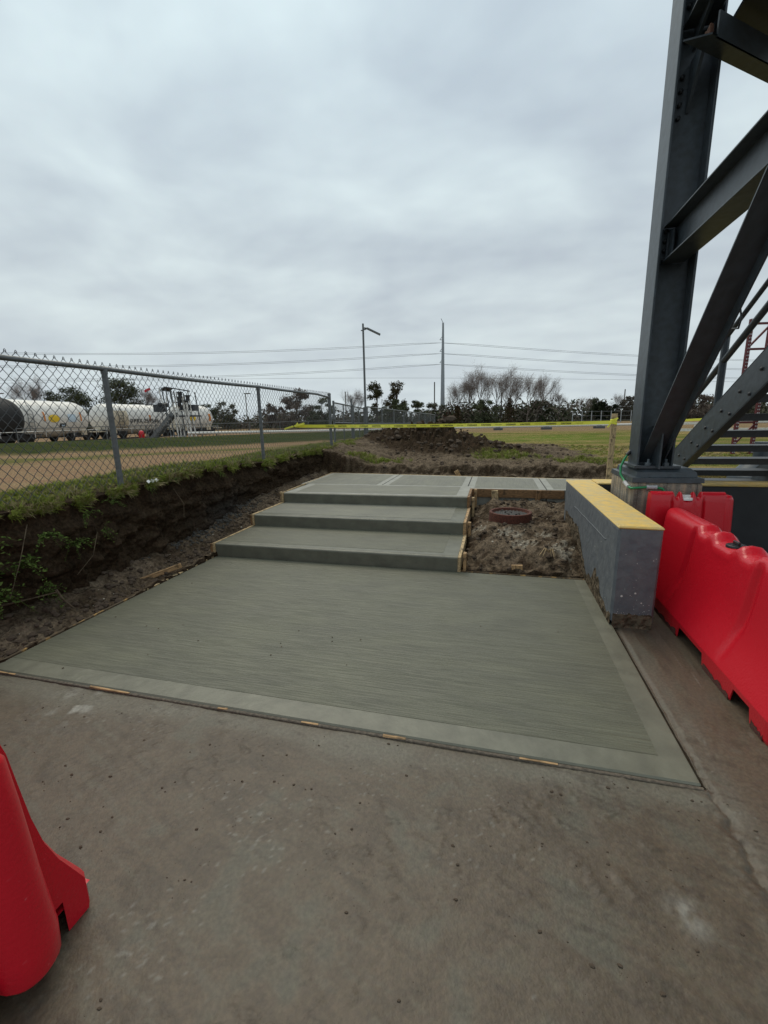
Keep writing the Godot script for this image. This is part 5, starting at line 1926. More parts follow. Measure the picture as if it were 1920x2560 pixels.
func make_houses() -> void:
	var list := [[1112, 1060, 95.0, 5.0, 3.0, M.brick_far, M.roof_far, "brick house with a brown roof behind the transmission pole"], [1292, 1054, 130.0, 7.0, 3.6, M.render_far, M.roof_far, "pale house roof glimpsed through the bare trees"], [1385, 1052, 135.0, 6.0, 3.8, M.render_far, M.roof_far, "pale gabled house half sunk in the scrub"]]
	for q in list:
		var f := at_depth(q[0], q[1], q[2])
		var t := thing("house", q[7], "house", Vector3(f.x, 0.3, f.z), deg_to_rad(14.6))
		var w: float = q[3]
		var h: float = q[4]
		var b := MB.new()
		b.box(Vector3(0, h * 0.3, 0), Vector3(w, h * 0.6, 7))
		b.tri(Vector3(-w * 0.5, h * 0.6, 3.5), Vector3(w * 0.5, h * 0.6, 3.5), Vector3(0, h, 3.5))
		part("wall", b, q[5], t)
		b = MB.new()
		for s in [-1, 1]:
			b.bar(Vector3(s * w * 0.28, h * 0.78, -4.0), Vector3(s * w * 0.28, h * 0.78, 4.0), w * 0.7, 0.15, Vector3(s * h * 0.4, w * 0.5, 0).normalized())
		part("roof", b, q[6], t)
		for s in [-0.25, 0.25]:
			b = MB.new()
			b.box(Vector3(w * s, h * 0.33, 3.52), Vector3(0.9, 1.0, 0.06))
			part("window", b, M.glass_far, t)

# ---------------------------------------------------------------- trees
func limb(b: MB, tips: Array, p: Vector3, dir: Vector3, len: float, r: float, level: int, last: int, spread: float, lift: float, g: RandomNumberGenerator) -> void:
	var pts := [p]
	var rad := [r]
	var d := dir
	var n := 3 if level < 2 else 2
	for i in n:
		d = (d + Vector3(g.randf_range(-1, 1), g.randf_range(-0.5, 0.8) * lift, g.randf_range(-1, 1)) * 0.22).normalized()
		pts.append(pts[-1] + d * len / n)
		rad.append(r * (1.0 - 0.45 * (i + 1) / n))
	b.tube(pts, rad, 6 if level == 0 else (4 if level < 3 else 3), false)
	if level >= last:
		tips.append(pts[-1])
		return
	if level >= 2: tips.append(pts[-1]); tips.append(pts[1])
	var kids := 3 if level == 0 else (3 if level < 3 else 2)
	if level == 0: kids = 4
	for i in kids + (1 if g.randf() < 0.5 else 0):
		var u := g.randf_range(0.45, 1.0) if i > 0 else 1.0
		var at: Vector3 = pts[mini(int(u * n), n - 1)].lerp(pts[mini(int(u * n) + 1, n)], u * n - int(u * n))
		var side := Vector3(g.randf_range(-1, 1), 0, g.randf_range(-1, 1)).normalized()
		var nd := (d + side * spread * g.randf_range(0.5, 1.2) + Vector3(0, lift * 0.35, 0)).normalized()
		limb(b, tips, at, nd, len * g.randf_range(0.6, 0.82), rad[-1] * g.randf_range(0.6, 0.85), level + 1, last, spread, lift, g)

func leaf_card(b: MB, p: Vector3, size: float, g: RandomNumberGenerator) -> void:
	var a := Vector3(g.randf_range(-1, 1), g.randf_range(-1, 1), g.randf_range(-1, 1)).normalized()
	var c := a.cross(Vector3(g.randf_range(-1, 1), g.randf_range(-1, 1), g.randf_range(-1, 1))).normalized()
	b.tri(p - a * size, p + c * size * 0.55, p + a * size)
	b.tri(p - a * size, p + a * size, p - c * size * 0.5)

func bare_tree(sd: int, label: String, at: Vector3, tall: float, spread: float, trunk: float, vines := 0.0, bark := "bark") -> Node3D:
	var g := RandomNumberGenerator.new()
	g.seed = sd
	var t := thing("bare_tree", label, "tree", at, 0.0, "leafless trees along the far side of the field")
	var b := MB.new()
	var tips := []
	var base := tall * trunk
	var stem := [Vector3(0, -0.3, 0)]
	var rad := [0.022 * tall]
	for i in 5:
		stem.append(Vector3(g.randf_range(-0.03, 0.03) * tall * spread, base * 0.6 + (tall * 0.7 - base * 0.6) * i / 4.0, g.randf_range(-0.03, 0.03) * tall * spread))
		rad.append(tall * lerpf(0.015, 0.004, i / 4.0))
	b.tube(stem, rad, 7, false)
	part("trunk", b, M[bark], t)
	b = MB.new()
	var n := 8
	for i in n:
		var a := i * 2.4 + g.randf() * 0.8
		var u := float(i) / n
		var y := lerpf(base * 0.7, tall * 0.66, u)
		var out := spread * lerpf(1.0, 0.55, u)
		limb(b, tips, Vector3(0, y, 0), Vector3(cos(a) * out, 1.0, sin(a) * out).normalized(), tall * lerpf(0.4, 0.2, u) * g.randf_range(0.8, 1.2), 0.0095 * tall * lerpf(1.0, 0.45, u), 1, 4, 0.5, 0.9, g)
	part("limbs", b, M[bark], t)
	# the haze of twigs at the ends
	b = MB.new()
	for p in tips:
		for k in 5:
			var q: Vector3 = p - Vector3(p.x, 0, p.z) * g.randf() * 0.25 - Vector3(0, tall * 0.07 * g.randf(), 0)
			var d := (Vector3(q.x, 0, q.z).normalized() * 0.5 + Vector3(g.randf_range(-1, 1), g.randf_range(-0.2, 1.5), g.randf_range(-1, 1))).normalized()
			var l := tall * g.randf_range(0.06, 0.15)
			var w := d.cross(Vector3(g.randf(), g.randf(), g.randf())).normalized() * 0.0012 * tall
			b.tri(q - w, q + w, q + d * l)
			var m := q + d * l * 0.5
			var d2 := (d + Vector3(g.randf_range(-1, 1), g.randf_range(-0.6, 0.6), g.randf_range(-1, 1))).normalized()
			b.tri(m - w * 0.7, m + w * 0.7, m + d2 * l * 0.6)
	part("crown", b, M.twigs, t)
	if vines > 0.0:
		b = MB.new()
		for i in 1500:
			b.col = Color(0.05, 0.06, 0.025).lerp(Color(0.13, 0.075, 0.05), g.randf())
			var y := tall * vines * pow(g.randf(), 0.8)
			var w := tall * 0.07 * (1.2 - y / (tall * vines))
			leaf_card(b, Vector3(g.randfn(0, w), y, g.randfn(0, w)), g.randf_range(0.08, 0.2), g)
		part("vines", b, M.leaf, t)
	return t

func leafy_tree(sd: int, label: String, at: Vector3, tall: float, wide: float, dark: Color, light: Color, clumps: int, trunk := 0.3, open := 0.3) -> Node3D:
	var g := RandomNumberGenerator.new()
	g.seed = sd
	var t := thing("leafy_tree", label, "tree", at, 0.0, "evergreen and leafy trees along the far side")
	var b := MB.new()
	var base := tall * trunk
	b.tube([Vector3(0, -0.3, 0), Vector3(g.randf_range(-0.15, 0.15), base, 0), Vector3(g.randf_range(-0.4, 0.4), tall * 0.75, 0)], [0.025 * tall, 0.019 * tall, 0.007 * tall], 7, false)
	part("trunk", b, M.bark, t)
	b = MB.new()
	var spots := []
	for i in clumps:
		var a := g.randf() * TAU
		var u := g.randf()
		var y := lerpf(base * 0.85, tall, u)
		var bell := sqrt(maxf(0.05, 1.0 - pow((u - 0.35) / 0.72, 2.0)))
		var r := wide * bell * sqrt(g.randf())
		var p := Vector3(cos(a) * r, y, sin(a) * r)
		spots.append(p)
		b.tube([Vector3(0, lerpf(base * 0.7, y, 0.5), 0), p * Vector3(0.5, 1, 0.5) - Vector3(0, 0.1, 0), p], [0.008 * tall, 0.005 * tall, 0.002 * tall], 4, false)
	part("limbs", b, M.bark, t)
	b = MB.new()
	for p in spots:
		var rr := g.randf_range(0.1, 0.19) * tall * (1.0 - open * 0.5)
		for k in 170:
			var q := Vector3(g.randfn(0, 0.5), g.randfn(0, 0.36), g.randfn(0, 0.5))
			if q.length() > 1.25: continue
			b.col = dark.lerp(light, g.randf())
			leaf_card(b, p + q * rr, g.randf_range(0.09, 0.2) * (0.7 + tall * 0.04), g)
	part("crown", b, M.leaf, t)
	return t

func make_trees() -> void:
	var foot := func(px: float, depth: float) -> Vector3:
		var p := at_depth(px, 1060, depth)
		return Vector3(p.x, 0.35, p.z)
	var tall := func(py: float, px: float, depth: float) -> float:
		return at_depth(px, py, depth).y - 0.35
	var dk := Color(0.045, 0.054, 0.031)
	var lt := Color(0.115, 0.125, 0.072)
	var brown := Color(0.12, 0.1, 0.082)
	var russet := Color(0.17, 0.125, 0.1)
	# behind the tank cars
	var B := [[83, 965, 80.0, 0.7, 0.4, "small bare tree above the first white tank car"]]
	leafy_tree(201, "round dark evergreen with an open crown behind the lettered tank car", foot.call(312, 75.0), tall.call(953, 312, 75.0), 3.1, dk, lt, 46, 0.3)
	leafy_tree(202, "low spreading dark evergreen between the first two tank cars", foot.call(195, 78.0), tall.call(975, 195, 78.0), 3.0, dk, lt, 40, 0.2)
	leafy_tree(203, "small dark evergreen showing over the first white tank car", foot.call(140, 82.0), tall.call(985, 140, 82.0), 1.9, dk, lt, 22, 0.25)
	leafy_tree(204, "dark flat-topped evergreen past the last tank car", foot.call(515, 80.0), tall.call(1015, 515, 80.0), 2.6, dk, lt, 28, 0.15)
	bare_tree(211, "small bare tree above the first white tank car", foot.call(84, 80.0), tall.call(963, 84, 80.0), 0.8, 0.35)
	bare_tree(212, "thin bare tree beside the platform's red flag", foot.call(375, 78.0), tall.call(978, 375, 78.0), 0.7, 0.3)
	# through and over the fence
	leafy_tree(221, "russet brown tree crown behind the fence rail", foot.call(745, 78.0), tall.call(981, 745, 78.0), 3.0, brown, russet, 44, 0.2)
	leafy_tree(222, "reddish scrubby tree behind the second fence post", foot.call(690, 80.0), tall.call(1003, 690, 80.0), 1.8, brown, russet, 24, 0.15)
	leafy_tree(223, "dark evergreen right behind the gate post", foot.call(805, 76.0), tall.call(1000, 805, 76.0), 2.6, dk, lt, 34, 0.15)
	leafy_tree(224, "mixed dark tree low behind the platform's far side", foot.call(570, 82.0), tall.call(1008, 570, 82.0), 2.4, brown, lt, 30, 0.15)
	leafy_tree(225, "tall loose olive tree right of the light pole", foot.call(944, 72.0), tall.call(958, 944, 72.0), 1.9, Color(0.04, 0.045, 0.022), Color(0.085, 0.085, 0.045), 15, 0.35, 0.9)
	leafy_tree(226, "bushy olive brown tree in front of a dark evergreen by the pole", foot.call(992, 74.0), tall.call(961, 992, 74.0), 1.9, Color(0.045, 0.045, 0.025), Color(0.11, 0.09, 0.05), 20, 0.35, 0.8)
	leafy_tree(227, "dense dark evergreen dome below the olive brown tree", foot.call(990, 70.0), tall.call(1000, 990, 70.0), 2.3, dk, lt, 36, 0.1)
	leafy_tree(228, "small layered dark tree left of the slim grey pole", foot.call(1046, 78.0), tall.call(998, 1046, 78.0), 1.2, dk, lt, 14, 0.3, 0.7)
	# the bare group right of the transmission pole
	bare_tree(231, "bare upright tree with vines close to the transmission pole", foot.call(1143, 84.0), tall.call(966, 1143, 84.0), 0.7, 0.22, 0.5)
	bare_tree(232, "tall bare tree with a narrow forked crown over dark scrub", foot.call(1200, 84.0), tall.call(936, 1205, 84.0), 0.8, 0.3, 0.0, "bark_red")
	bare_tree(233, "tallest bare tree with a vine-wrapped trunk", foot.call(1272, 82.0), tall.call(932, 1272, 82.0), 0.9, 0.25, 0.5, "bark_red")
	bare_tree(234, "wide leaning bare tree with long low limbs toward the tape post", foot.call(1318, 80.0), tall.call(940, 1330, 80.0), 1.5, 0.14, 0.0, "bark_red")
	bare_tree(235, "low bare tree trailing off right of the wide leaning one", foot.call(1395, 84.0), tall.call(985, 1395, 84.0), 0.9, 0.2)
	bare_tree(251, "bare feathery tree filling the gap left of the tall forked one", foot.call(1172, 88.0), tall.call(955, 1172, 88.0), 0.6, 0.2, 0.0, "bark_red")
	bare_tree(252, "bare feathery tree between the forked tree and the vine-wrapped one", foot.call(1240, 88.0), tall.call(950, 1240, 88.0), 0.7, 0.25, 0.0, "bark_red")
	bare_tree(253, "pale bare tree rising behind the wide leaning one", foot.call(1352, 86.0), tall.call(948, 1352, 86.0), 0.75, 0.25, 0.0, "bark_red")
	bare_tree(236, "small pale forked tree standing before the scrub", foot.call(1454, 76.0), tall.call(1000, 1454, 76.0), 0.9, 0.45)
	bare_tree(237, "grey bare tree behind the gate uprights", foot.call(885, 90.0), tall.call(985, 885, 90.0), 0.7, 0.3)
	bare_tree(238, "bare grey tree above the scrub behind the tape post", foot.call(1545, 88.0), tall.call(990, 1545, 88.0), 0.8, 0.25)
	leafy_tree(241, "dark evergreen mass under the tall forked bare tree", foot.call(1212, 78.0), tall.call(1002, 1212, 78.0), 2.6, dk, lt, 40, 0.1)
	leafy_tree(242, "dark evergreen mass behind the wide leaning bare tree", foot.call(1345, 88.0), tall.call(1005, 1345, 88.0), 3.4, dk, lt, 46, 0.1)
	leafy_tree(243, "small dark layered conifer above the scrub", foot.call(1483, 86.0), tall.call(992, 1483, 86.0), 1.1, dk, lt, 14, 0.4, 0.7)
	leafy_tree(244, "round black-green evergreen left of the tape post", foot.call(1510, 80.0), tall.call(1008, 1510, 80.0), 2.3, Color(0.012, 0.016, 0.009), Color(0.025, 0.032, 0.016), 40, 0.1)
	leafy_tree(245, "grey-brown broad tree behind the steel column", foot.call(1570, 82.0), tall.call(993, 1570, 82.0), 2.9, brown, Color(0.075, 0.07, 0.05), 40, 0.15)
	leafy_tree(246, "brown leafless-looking tree between column and stair", foot.call(1735, 76.0), tall.call(985, 1735, 76.0), 3.0, brown, russet, 46, 0.15)
	leafy_tree(247, "grey-brown scrub tree at the stair's handrail post", foot.call(1790, 84.0), tall.call(1002, 1790, 84.0), 2.4, brown, russet, 34, 0.15)
	leafy_tree(248, "dark brushy tree between the slim pole and the vine-clad bare tree", foot.call(1085, 92.0), tall.call(1012, 1085, 92.0), 2.4, brown, lt, 30, 0.1)
	leafy_tree(249, "brushy grey tree behind the stair treads", foot.call(1880, 80.0), tall.call(1005, 1880, 80.0), 3.0, brown, lt, 40, 0.1)
	# the scrub that closes the view: nobody could count its bushes
	var g := RandomNumberGenerator.new()
	g.seed = 260
	var b := MB.new()
	for i in 900:
		var px := g.randf_range(-350, 2200)
		var dep := g.randf_range(84.0, 104.0)
		var p: Vector3 = foot.call(px, dep)
		var hh := g.randf_range(2.4, 4.8) * (0.85 + 0.7 * n1.get_noise_1d(px * 0.03)) * (1.05 if px > 1080 else 0.85)
		var tone := g.randf()
		for k in 46:
			b.col = dk.lerp(Color(0.1, 0.105, 0.06), g.randf()) if tone < 0.5 else brown.lerp(Color(0.17, 0.145, 0.115), g.randf())
			leaf_card(b, p + Vector3(g.randfn(0, 1.1), hh * g.randf(), g.randfn(0, 0.8)), g.randf_range(0.22, 0.46), g)
	tag(part("scrub", b, M.leaf), "dark tangled scrub closing off the far side of the field", "scrub", "", "stuff")

# ---------------------------------------------------------------- grass, weeds, clods
func tuft_mesh(blades: int, tall: float, wide: float, sd: int, c0: Color, c1: Color) -> ArrayMesh:
	var g := RandomNumberGenerator.new()
	g.seed = sd
	var b := MB.new()
	for i in blades:
		b.col = c0.lerp(c1, g.randf())
		var a := g.randf() * TAU
		var o := Vector3(cos(a), 0, sin(a)) * wide * sqrt(g.randf())
		var lean := Vector3(g.randf_range(-1, 1), 0, g.randf_range(-1, 1)) * tall * 0.7
		var h := tall * g.randf_range(0.5, 1.0)
		var w := Vector3(cos(a + 1.3), 0, sin(a + 1.3)) * 0.0035
		var m := o + lean * 0.35 + Vector3(0, h * 0.65, 0)
		b.quad(o - w, o + w, m + w * 0.8, m - w * 0.8)
		b.tri(m - w * 0.8, m + w * 0.8, o + lean + Vector3(0, h, 0))
	return b.mesh()

func scatter(called: String, m: Mesh, material: Material, spots: Array, label: String, category: String) -> void:
	var mm := MultiMesh.new()
	mm.transform_format = MultiMesh.TRANSFORM_3D
	mm.mesh = m
	mm.instance_count = spots.size()
	for i in spots.size(): mm.set_instance_transform(i, spots[i])
	var o := MultiMeshInstance3D.new()
	o.name = numbered(called)
	o.multimesh = mm
	o.material_override = material
	add_child(o)
	tag(o, label, category, "", "stuff")

func make_grass() -> void:
	var g := RandomNumberGenerator.new()
	g.seed = 500
	var kinds := [tuft_mesh(16, 0.085, 0.035, 1, Color(0.14, 0.17, 0.03), Color(0.26, 0.3, 0.065)), tuft_mesh(14, 0.075, 0.04, 2, Color(0.18, 0.16, 0.07), Color(0.34, 0.28, 0.15)), tuft_mesh(12, 0.06, 0.05, 3, Color(0.1, 0.135, 0.028), Color(0.18, 0.21, 0.055))]
	var sets := [[], [], []]
	for i in 26000:
		# the verge under the fence
		var z := g.randf_range(-11.5, -1.2)
		var u := g.randf()
		var edge := bank_edge(z)
		var x := edge - 0.02 - u * 2.8
		if i % 15 == 0: x = edge - 0.03 - g.randf() * 0.1
		var k := 0 if g.randf() < 0.45 + 0.5 * n2.get_noise_2d(x, z) else (1 if g.randf() < 0.6 else 2)
		var s := g.randf_range(0.4, 0.95) * (1.0 if x > edge - 0.2 else 0.8)
		if n3.get_noise_2d(x * 0.5, z * 0.5) > 0.12: continue
		var p := Vector3(x, ground_height(x, z) - 0.008, z)
		if x > edge - 0.36: p.y = open_ground(edge - 0.2, z) - 0.008
		if g.randf() < 0.12: s *= 1.7
		var turn := Basis(Vector3.UP, g.randf() * TAU).scaled(Vector3(s, s * g.randf_range(0.6, 1.3), s))
		if x > edge - 0.13:
			turn = Basis(Vector3.BACK, -g.randf_range(0.3, 1.9)) * turn
			p.x = edge - 0.05 + 0.03 * g.randf(); p.y += g.randf_range(-0.06, 0.01)
		sets[k].append(Transform3D(turn, p))
	for i in 3800:
		# beyond the dug soil and along the far fence
		var z := g.randf_range(-15, -9.2)
		var x := g.randf_range(-5.5, 7.0)
		if x > -4.4 and x < 2.6 and z > -20.0 and disturbed(x, z) > 0.35 and g.randf() > 0.03: continue
		if x > -3.4 and z > -10.4 and x < 1.8: continue
		var k := 1 if g.randf() < 0.5 - 0.9 * n1.get_noise_2d(x * 0.35 + 2.0, z * 0.9) else (0 if g.randf() < 0.5 else 2)
		var s := g.randf_range(0.7, 1.4)
		sets[k].append(Transform3D(Basis(Vector3.UP, g.randf() * TAU).scaled(Vector3(s, s * 0.7, s)), Vector3(x, ground_height(x, z) - 0.01, z)))
	for i in 900:
		# the clumps left standing in the dug soil
		var c: Vector2 = [Vector2(0.25, -10.6), Vector2(-2.75, -9.75), Vector2(1.9, -9.9)][i % 3]
		var p := c + Vector2(g.randfn(0, 0.32), g.randfn(0, 0.16))
		var s := g.randf_range(0.6, 1.5)
		sets[0 if g.randf() < 0.6 else 1].append(Transform3D(Basis(Vector3.UP, g.randf() * TAU).scaled(Vector3(s, s, s)), Vector3(p.x, ground_height(p.x, p.y) - 0.01, p.y)))
	scatter("grass", kinds[0], M.grass, sets[0], "fresh green grass along the bank under the fence", "grass")
	scatter("grass", kinds[1], M.grass, sets[1], "straw coloured dry grass mixed into the verge and field", "grass")
	scatter("grass", kinds[2], M.grass, sets[2], "short dark green ground cover on the verge", "grass")

func weed(label: String, at: Vector3, out: Vector3, size: float, n: int, sd: int) -> void:
	var g := RandomNumberGenerator.new()
	g.seed = sd
	var t := thing("weed", label, "weed", at, 0.0, "weeds hanging on the cut bank")
	var s := MB.new()
	var b := MB.new()
	for i in n:
		var d := (out * g.randf_range(0.2, 1.0) + Vector3(g.randf_range(-1, 1), g.randf_range(-0.7, 0.8), g.randf_range(-1, 1)) * 0.8).normalized()
		var l := size * g.randf_range(0.5, 1.0)
		var p := [Vector3.ZERO, d * l * 0.5 + Vector3(0, 0.03, 0) * size * 4.0, d * l + Vector3(0, -0.25 * l, 0)]
		s.col = Color(0.06, 0.08, 0.025)
		s.tube(p, [0.003, 0.0022, 0.001], 4, false)
		for k in 9:
			var q: Vector3 = p[0].lerp(p[1], k / 4.0) if k < 4 else p[1].lerp(p[2], (k - 4) / 4.0)
			var a := Vector3(g.randf_range(-1, 1), g.randf_range(-0.3, 0.7), g.randf_range(-1, 1)).normalized()
			var c := a.cross(Vector3(g.randf_range(-1, 1), 1, g.randf_range(-1, 1))).normalized()
			var ll := size * g.randf_range(0.08, 0.17)
			b.col = Color(0.05, 0.085, 0.02).lerp(Color(0.12, 0.17, 0.045), g.randf())
			var m := q + a * ll * 0.5 + Vector3(0, 0.1 * ll, 0)
			b.tri(q, m + c * ll * 0.26, q + a * ll)
			b.tri(q, q + a * ll, m - c * ll * 0.26)
	part("stems", s, M.leaf, t)
	part("leaves", b, M.leaf, t)

func make_bank_life() -> void:
	var g := RandomNumberGenerator.new()
	g.seed = 600
	var list := [
		[-2.08, 0.5, 0.5, "big leafy weed hanging over the bank beside the red barrier's side of the trench"],
		[-2.3, 0.28, 0.46, "bushy weed low on the bank above the pale dead branch"],
		[-2.22, 0.74, 0.42, "grassy weed drooping from the bank's lip where the thin root trails"],
		[-2.5, 0.48, 0.44, "dense green weed halfway up the bank behind the broken stem"],
		[-2.62, 0.22, 0.36, "weed spreading at the foot of the bank next to the broken green stem"],
		[-2.72, 0.68, 0.36, "weed with fine leaves under the lip of the bank between the roots"],
		[-2.95, 0.55, 0.34, "mid-bank weed just above the fine curling root"],
		[-3.08, 0.78, 0.3, "weed tuft hanging from the turf before the first fence post"],
		[-3.25, 0.6, 0.26, "thin weed on the dark soil below the fence post"],
		[-3.4, 0.84, 0.26, "broad-leaved weed standing at the lip beside the fence post"],
		[-3.95, 0.9, 0.16, "small weed beside the torn white scrap"],
		[-4.4, 0.94, 0.15, "little weed above the hanging root"],
		[-5.2, 0.9, 0.14, "tiny weed on the bank above the dark gravel"],
		[-6.4, 0.84, 0.14, "tiny weed under the second fence post"]]
	for i in list.size():
		var q: Array = list[i]
		var x := bank_edge(q[0]) + 0.07
		weed(q[3], Vector3(x, q[1], q[0]), Vector3(1, 0.1, 0.2), q[2] * 0.62, 15 if q[2] > 0.3 else 9, 700 + i)
	# dead branches and roots
	var br := [["pale dead branch lying at the foot of the bank by the weeds", [Vector3(-3.9, 0.2, -2.25), Vector3(-3.74, 0.21, -2.42), Vector3(-3.55, 0.235, -2.62)], 0.009], ["broken green stem leaning down beside the dead branch", [Vector3(-3.57, 0.25, -2.62), Vector3(-3.54, 0.16, -2.64), Vector3(-3.48, 0.06, -2.68)], 0.011], ["thin root trailing down the bank above the dead branch", [Vector3(-3.72, 0.82, -2.6), Vector3(-3.66, 0.55, -2.45), Vector3(-3.62, 0.3, -2.3)], 0.004], ["fine root curling across the cut bank", [Vector3(-3.7, 0.6, -3.2), Vector3(-3.62, 0.42, -3.05), Vector3(-3.6, 0.3, -2.85)], 0.004], ["hanging root under the lip of the bank near the fence post", [Vector3(-3.72, 0.85, -4.3), Vector3(-3.64, 0.66, -4.35), Vector3(-3.62, 0.5, -4.3)], 0.004]]
	for q in br:
		var b := MB.new()
		var o: Vector3 = q[1][0]
		var pts := []
		for p in q[1]: pts.append(p - o)
		b.tube(pts, [q[2], q[2] * 0.8, q[2] * 0.5], 6)
		b.col = Color(0.2, 0.18, 0.13)
		var n := part("dead_branch", b, M.bark)
		n.material_override = M.wall_bare
		n.position = o
		tag(n, q[0], "branch")
	# pale broken roots at the corner of the manhole bed
	var rb := MB.new()
	for i in 9:
		var a := g.randf() * TAU
		var l := g.randf_range(0.05, 0.12)
		rb.tube([Vector3.ZERO, Vector3(cos(a) * l * 0.5, 0.05, absf(sin(a)) * l * 0.6), Vector3(cos(a) * l, -0.03, absf(sin(a)) * l)], [0.005, 0.004, 0.002], 5)
	var ro := part("root_tuft", rb, M.wood_pale)
	ro.position = Vector3(0.58, 0.2, -4.62)
	tag(ro, "splayed pale roots sticking out of the mud below the manhole", "roots")
	# a torn white scrap on the bank's lip
	var sb := MB.new()
	for i in 5:
		sb.quad(Vector3(0.03 * i, 0.02 * (i % 2), 0), Vector3(0.03 * i + 0.03, 0.02 * ((i + 1) % 2), 0), Vector3(0.03 * i + 0.03, 0.02 + 0.02 * ((i + 1) % 2), -0.03), Vector3(0.03 * i, 0.025 + 0.02 * (i % 2), -0.03))
	var so := part("plastic_scrap", sb, M.white_plastic)
	so.position = Vector3(-3.78, 0.955, -4.0)
	so.rotation.y = PI / 2
	tag(so, "torn white plastic scrap at the bank's lip by the fence post", "scrap")
	# the pile of dark spoil beyond the fence
	# clods and stones
	var clod := MB.new()
	clod.col = Color(0.085, 0.066, 0.05)
	rock(clod, 1)
	var spots := []
	for i in 5200:
		var x: float
		var z: float
		if i % 5 < 2:
			z = g.randf_range(-8.8, -1.9); x = g.randf_range(-3.82, -3.36)
		elif i % 5 == 2:
			z = g.randf_range(-7.0, -4.45); x = g.randf_range(-0.28, 0.88)
		else:
			z = g.randf_range(-14.6, -8.95); x = g.randf_range(-4.0, 2.2)
			if disturbed(x, z) < 0.4: continue
			if g.randf() > 0.3 + 3.0 * mound(x, z): continue
		if Vector2(x - 0.22, z + 5.85).length() < 0.3: continue
		if i % 5 == 2 and g.randf() < 0.5: continue
		if x < -3.62 and g.randf() < 0.75 and z > -8.9: continue
		var s := 0.006 + 0.03 * pow(g.randf(), 4.0)
		if z < -8.9: s *= 1.6 + 4.0 * mound(x, z)
		elif x < -3.3 and z > -3.4: s *= 1.15
		spots.append(Transform3D(Basis(Vector3(g.randf(), g.randf(), g.randf()).normalized(), g.randf() * TAU).scaled(Vector3(s, s * g.randf_range(0.5, 0.9), s * g.randf_range(0.7, 1.3))), Vector3(x, ground_height(x, z) + s * 0.15, z)))
	scatter("clods", clod.mesh(), M.clod, spots, "loose brown clods strewn over the dug soil", "clods")
	var pale := MB.new()
	pale.col = Color(0.42, 0.38, 0.31)
	rock(pale, 2)
	spots = []
	for i in 150:
		var x := g.randf_range(-0.25, 0.85)
		var z := g.randf_range(-6.8, -4.5)
		if i < 90:
			var c: Vector2 = [Vector2(0.2, -5.25), Vector2(0.3, -4.95), Vector2(0.7, -4.85), Vector2(-0.2, -5.55), Vector2(0.62, -5.3)][i % 5]
			x = c.x + g.randfn(0, 0.09); z = c.y + g.randfn(0, 0.07)
		elif i > 125:
			x = g.randf_range(-3.75, -3.4); z = g.randf_range(-6, -2.2)
		if Vector2(x - 0.22, z + 5.85).length() < 0.3 or x > 0.88: continue
		var s := 0.003 + 0.011 * pow(g.randf(), 4.0)
		spots.append(Transform3D(Basis(Vector3(g.randf(), g.randf(), g.randf()).normalized(), g.randf() * TAU).scaled(Vector3(s, s * 0.7, s * 1.3)), Vector3(x, ground_height(x, z) + s * 0.2, z)))
	scatter("gravel", pale.mesh(), M.clod, spots, "pale chips of stone and mortar in the mud by the manhole", "gravel")
	var dark := MB.new()
	dark.col = Color(0.075, 0.072, 0.066)
	rock(dark, 3)
	spots = []
	for i in 420:
		var z := g.randfn(-5.2, 0.5)
		var x := -3.74 + g.randf_range(-0.12, 0.1)
		var s := g.randf_range(0.008, 0.024)
		var y := ground_height(x, z)
		if y > 0.8: continue
		spots.append(Transform3D(Basis(Vector3(g.randf(), g.randf(), g.randf()).normalized(), g.randf() * TAU).scaled(Vector3(s, s * 0.7, s)), Vector3(x, y + s * 0.2, z)))
	scatter("gravel", dark.mesh(), M.clod, spots, "dark grey gravel spilling from the bank beside the steps", "gravel")
	# crumbs of mud on the old paving
	spots = []
	for i in 1300:
		var x := g.randf_range(-2.6, 1.4)
		var z := g.randf_range(-1.84, -0.6)
		if n2.get_noise_2d(x * 1.1, z * 1.1) < -0.1: continue
		var s := 0.0012 + 0.0055 * pow(g.randf(), 6.0)
		spots.append(Transform3D(Basis(Vector3.UP, g.randf() * TAU).scaled(Vector3(s * 1.4, s * 0.7, s)), Vector3(x, apron_height(x, z) + s * 0.2, z)))
	scatter("crumbs", clod.mesh(), M.clod, spots, "small crumbs of dried mud on the old paving", "crumbs")

func rock(b: MB, sd: int) -> void:
	var g := RandomNumberGenerator.new()
	g.seed = sd
	var p := []
	for d in [Vector3(0, 1, 0), Vector3(0, -1, 0), Vector3(1, 0, 0), Vector3(-1, 0, 0), Vector3(0, 0, 1), Vector3(0, 0, -1)]:
		p.append(d * g.randf_range(0.8, 1.1) + Vector3(g.randf_range(-0.2, 0.2), g.randf_range(-0.2, 0.2), g.randf_range(-0.2, 0.2)))
	var q := {}
	var mid := func(a: int, c: int) -> Vector3:
		var k := mini(a, c) * 10 + maxi(a, c)
		if not q.has(k): q[k] = ((p[a] + p[c]) * 0.5).normalized() * g.randf_range(0.8, 1.1)
		return q[k]
	for f in [[0, 4, 2], [0, 2, 5], [0, 5, 3], [0, 3, 4], [1, 2, 4], [1, 5, 2], [1, 3, 5], [1, 4, 3]]:
		var a: Vector3 = mid.call(f[0], f[1])
		var c: Vector3 = mid.call(f[1], f[2])
		var e: Vector3 = mid.call(f[2], f[0])
		b.tri(p[f[0]], a, e); b.tri(p[f[1]], c, a); b.tri(p[f[2]], e, c); b.tri(a, c, e)

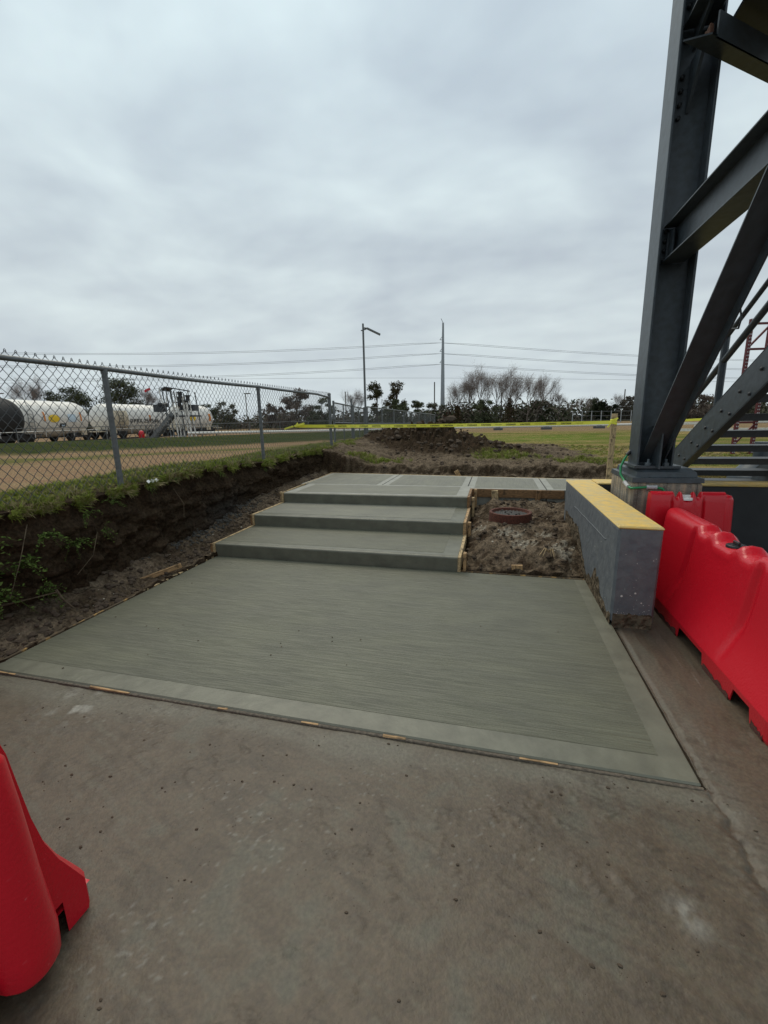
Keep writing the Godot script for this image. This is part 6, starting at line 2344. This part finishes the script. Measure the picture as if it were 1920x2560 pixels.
func _ready() -> void:
	n1.seed = 1; n1.frequency = 0.5; n1.fractal_octaves = 3
	n2.seed = 2; n2.frequency = 1.6; n2.fractal_octaves = 3
	n3.seed = 3; n3.frequency = 6.0; n3.fractal_octaves = 3
	n4.seed = 4; n4.frequency = 18.0; n4.fractal_octaves = 3
	make_view()
	make_materials()
	make_ground()
	make_bank()
	make_concrete()
	make_forms()
	make_manhole()
	make_wall()
	make_pier()
	make_frame()
	make_stair()
	make_conduit()
	make_barriers()
	make_fence()
	make_tape()
	make_field_things()
	make_track()
	make_poles()
	make_houses()
	make_trees()
	make_grass()
	make_bank_life()
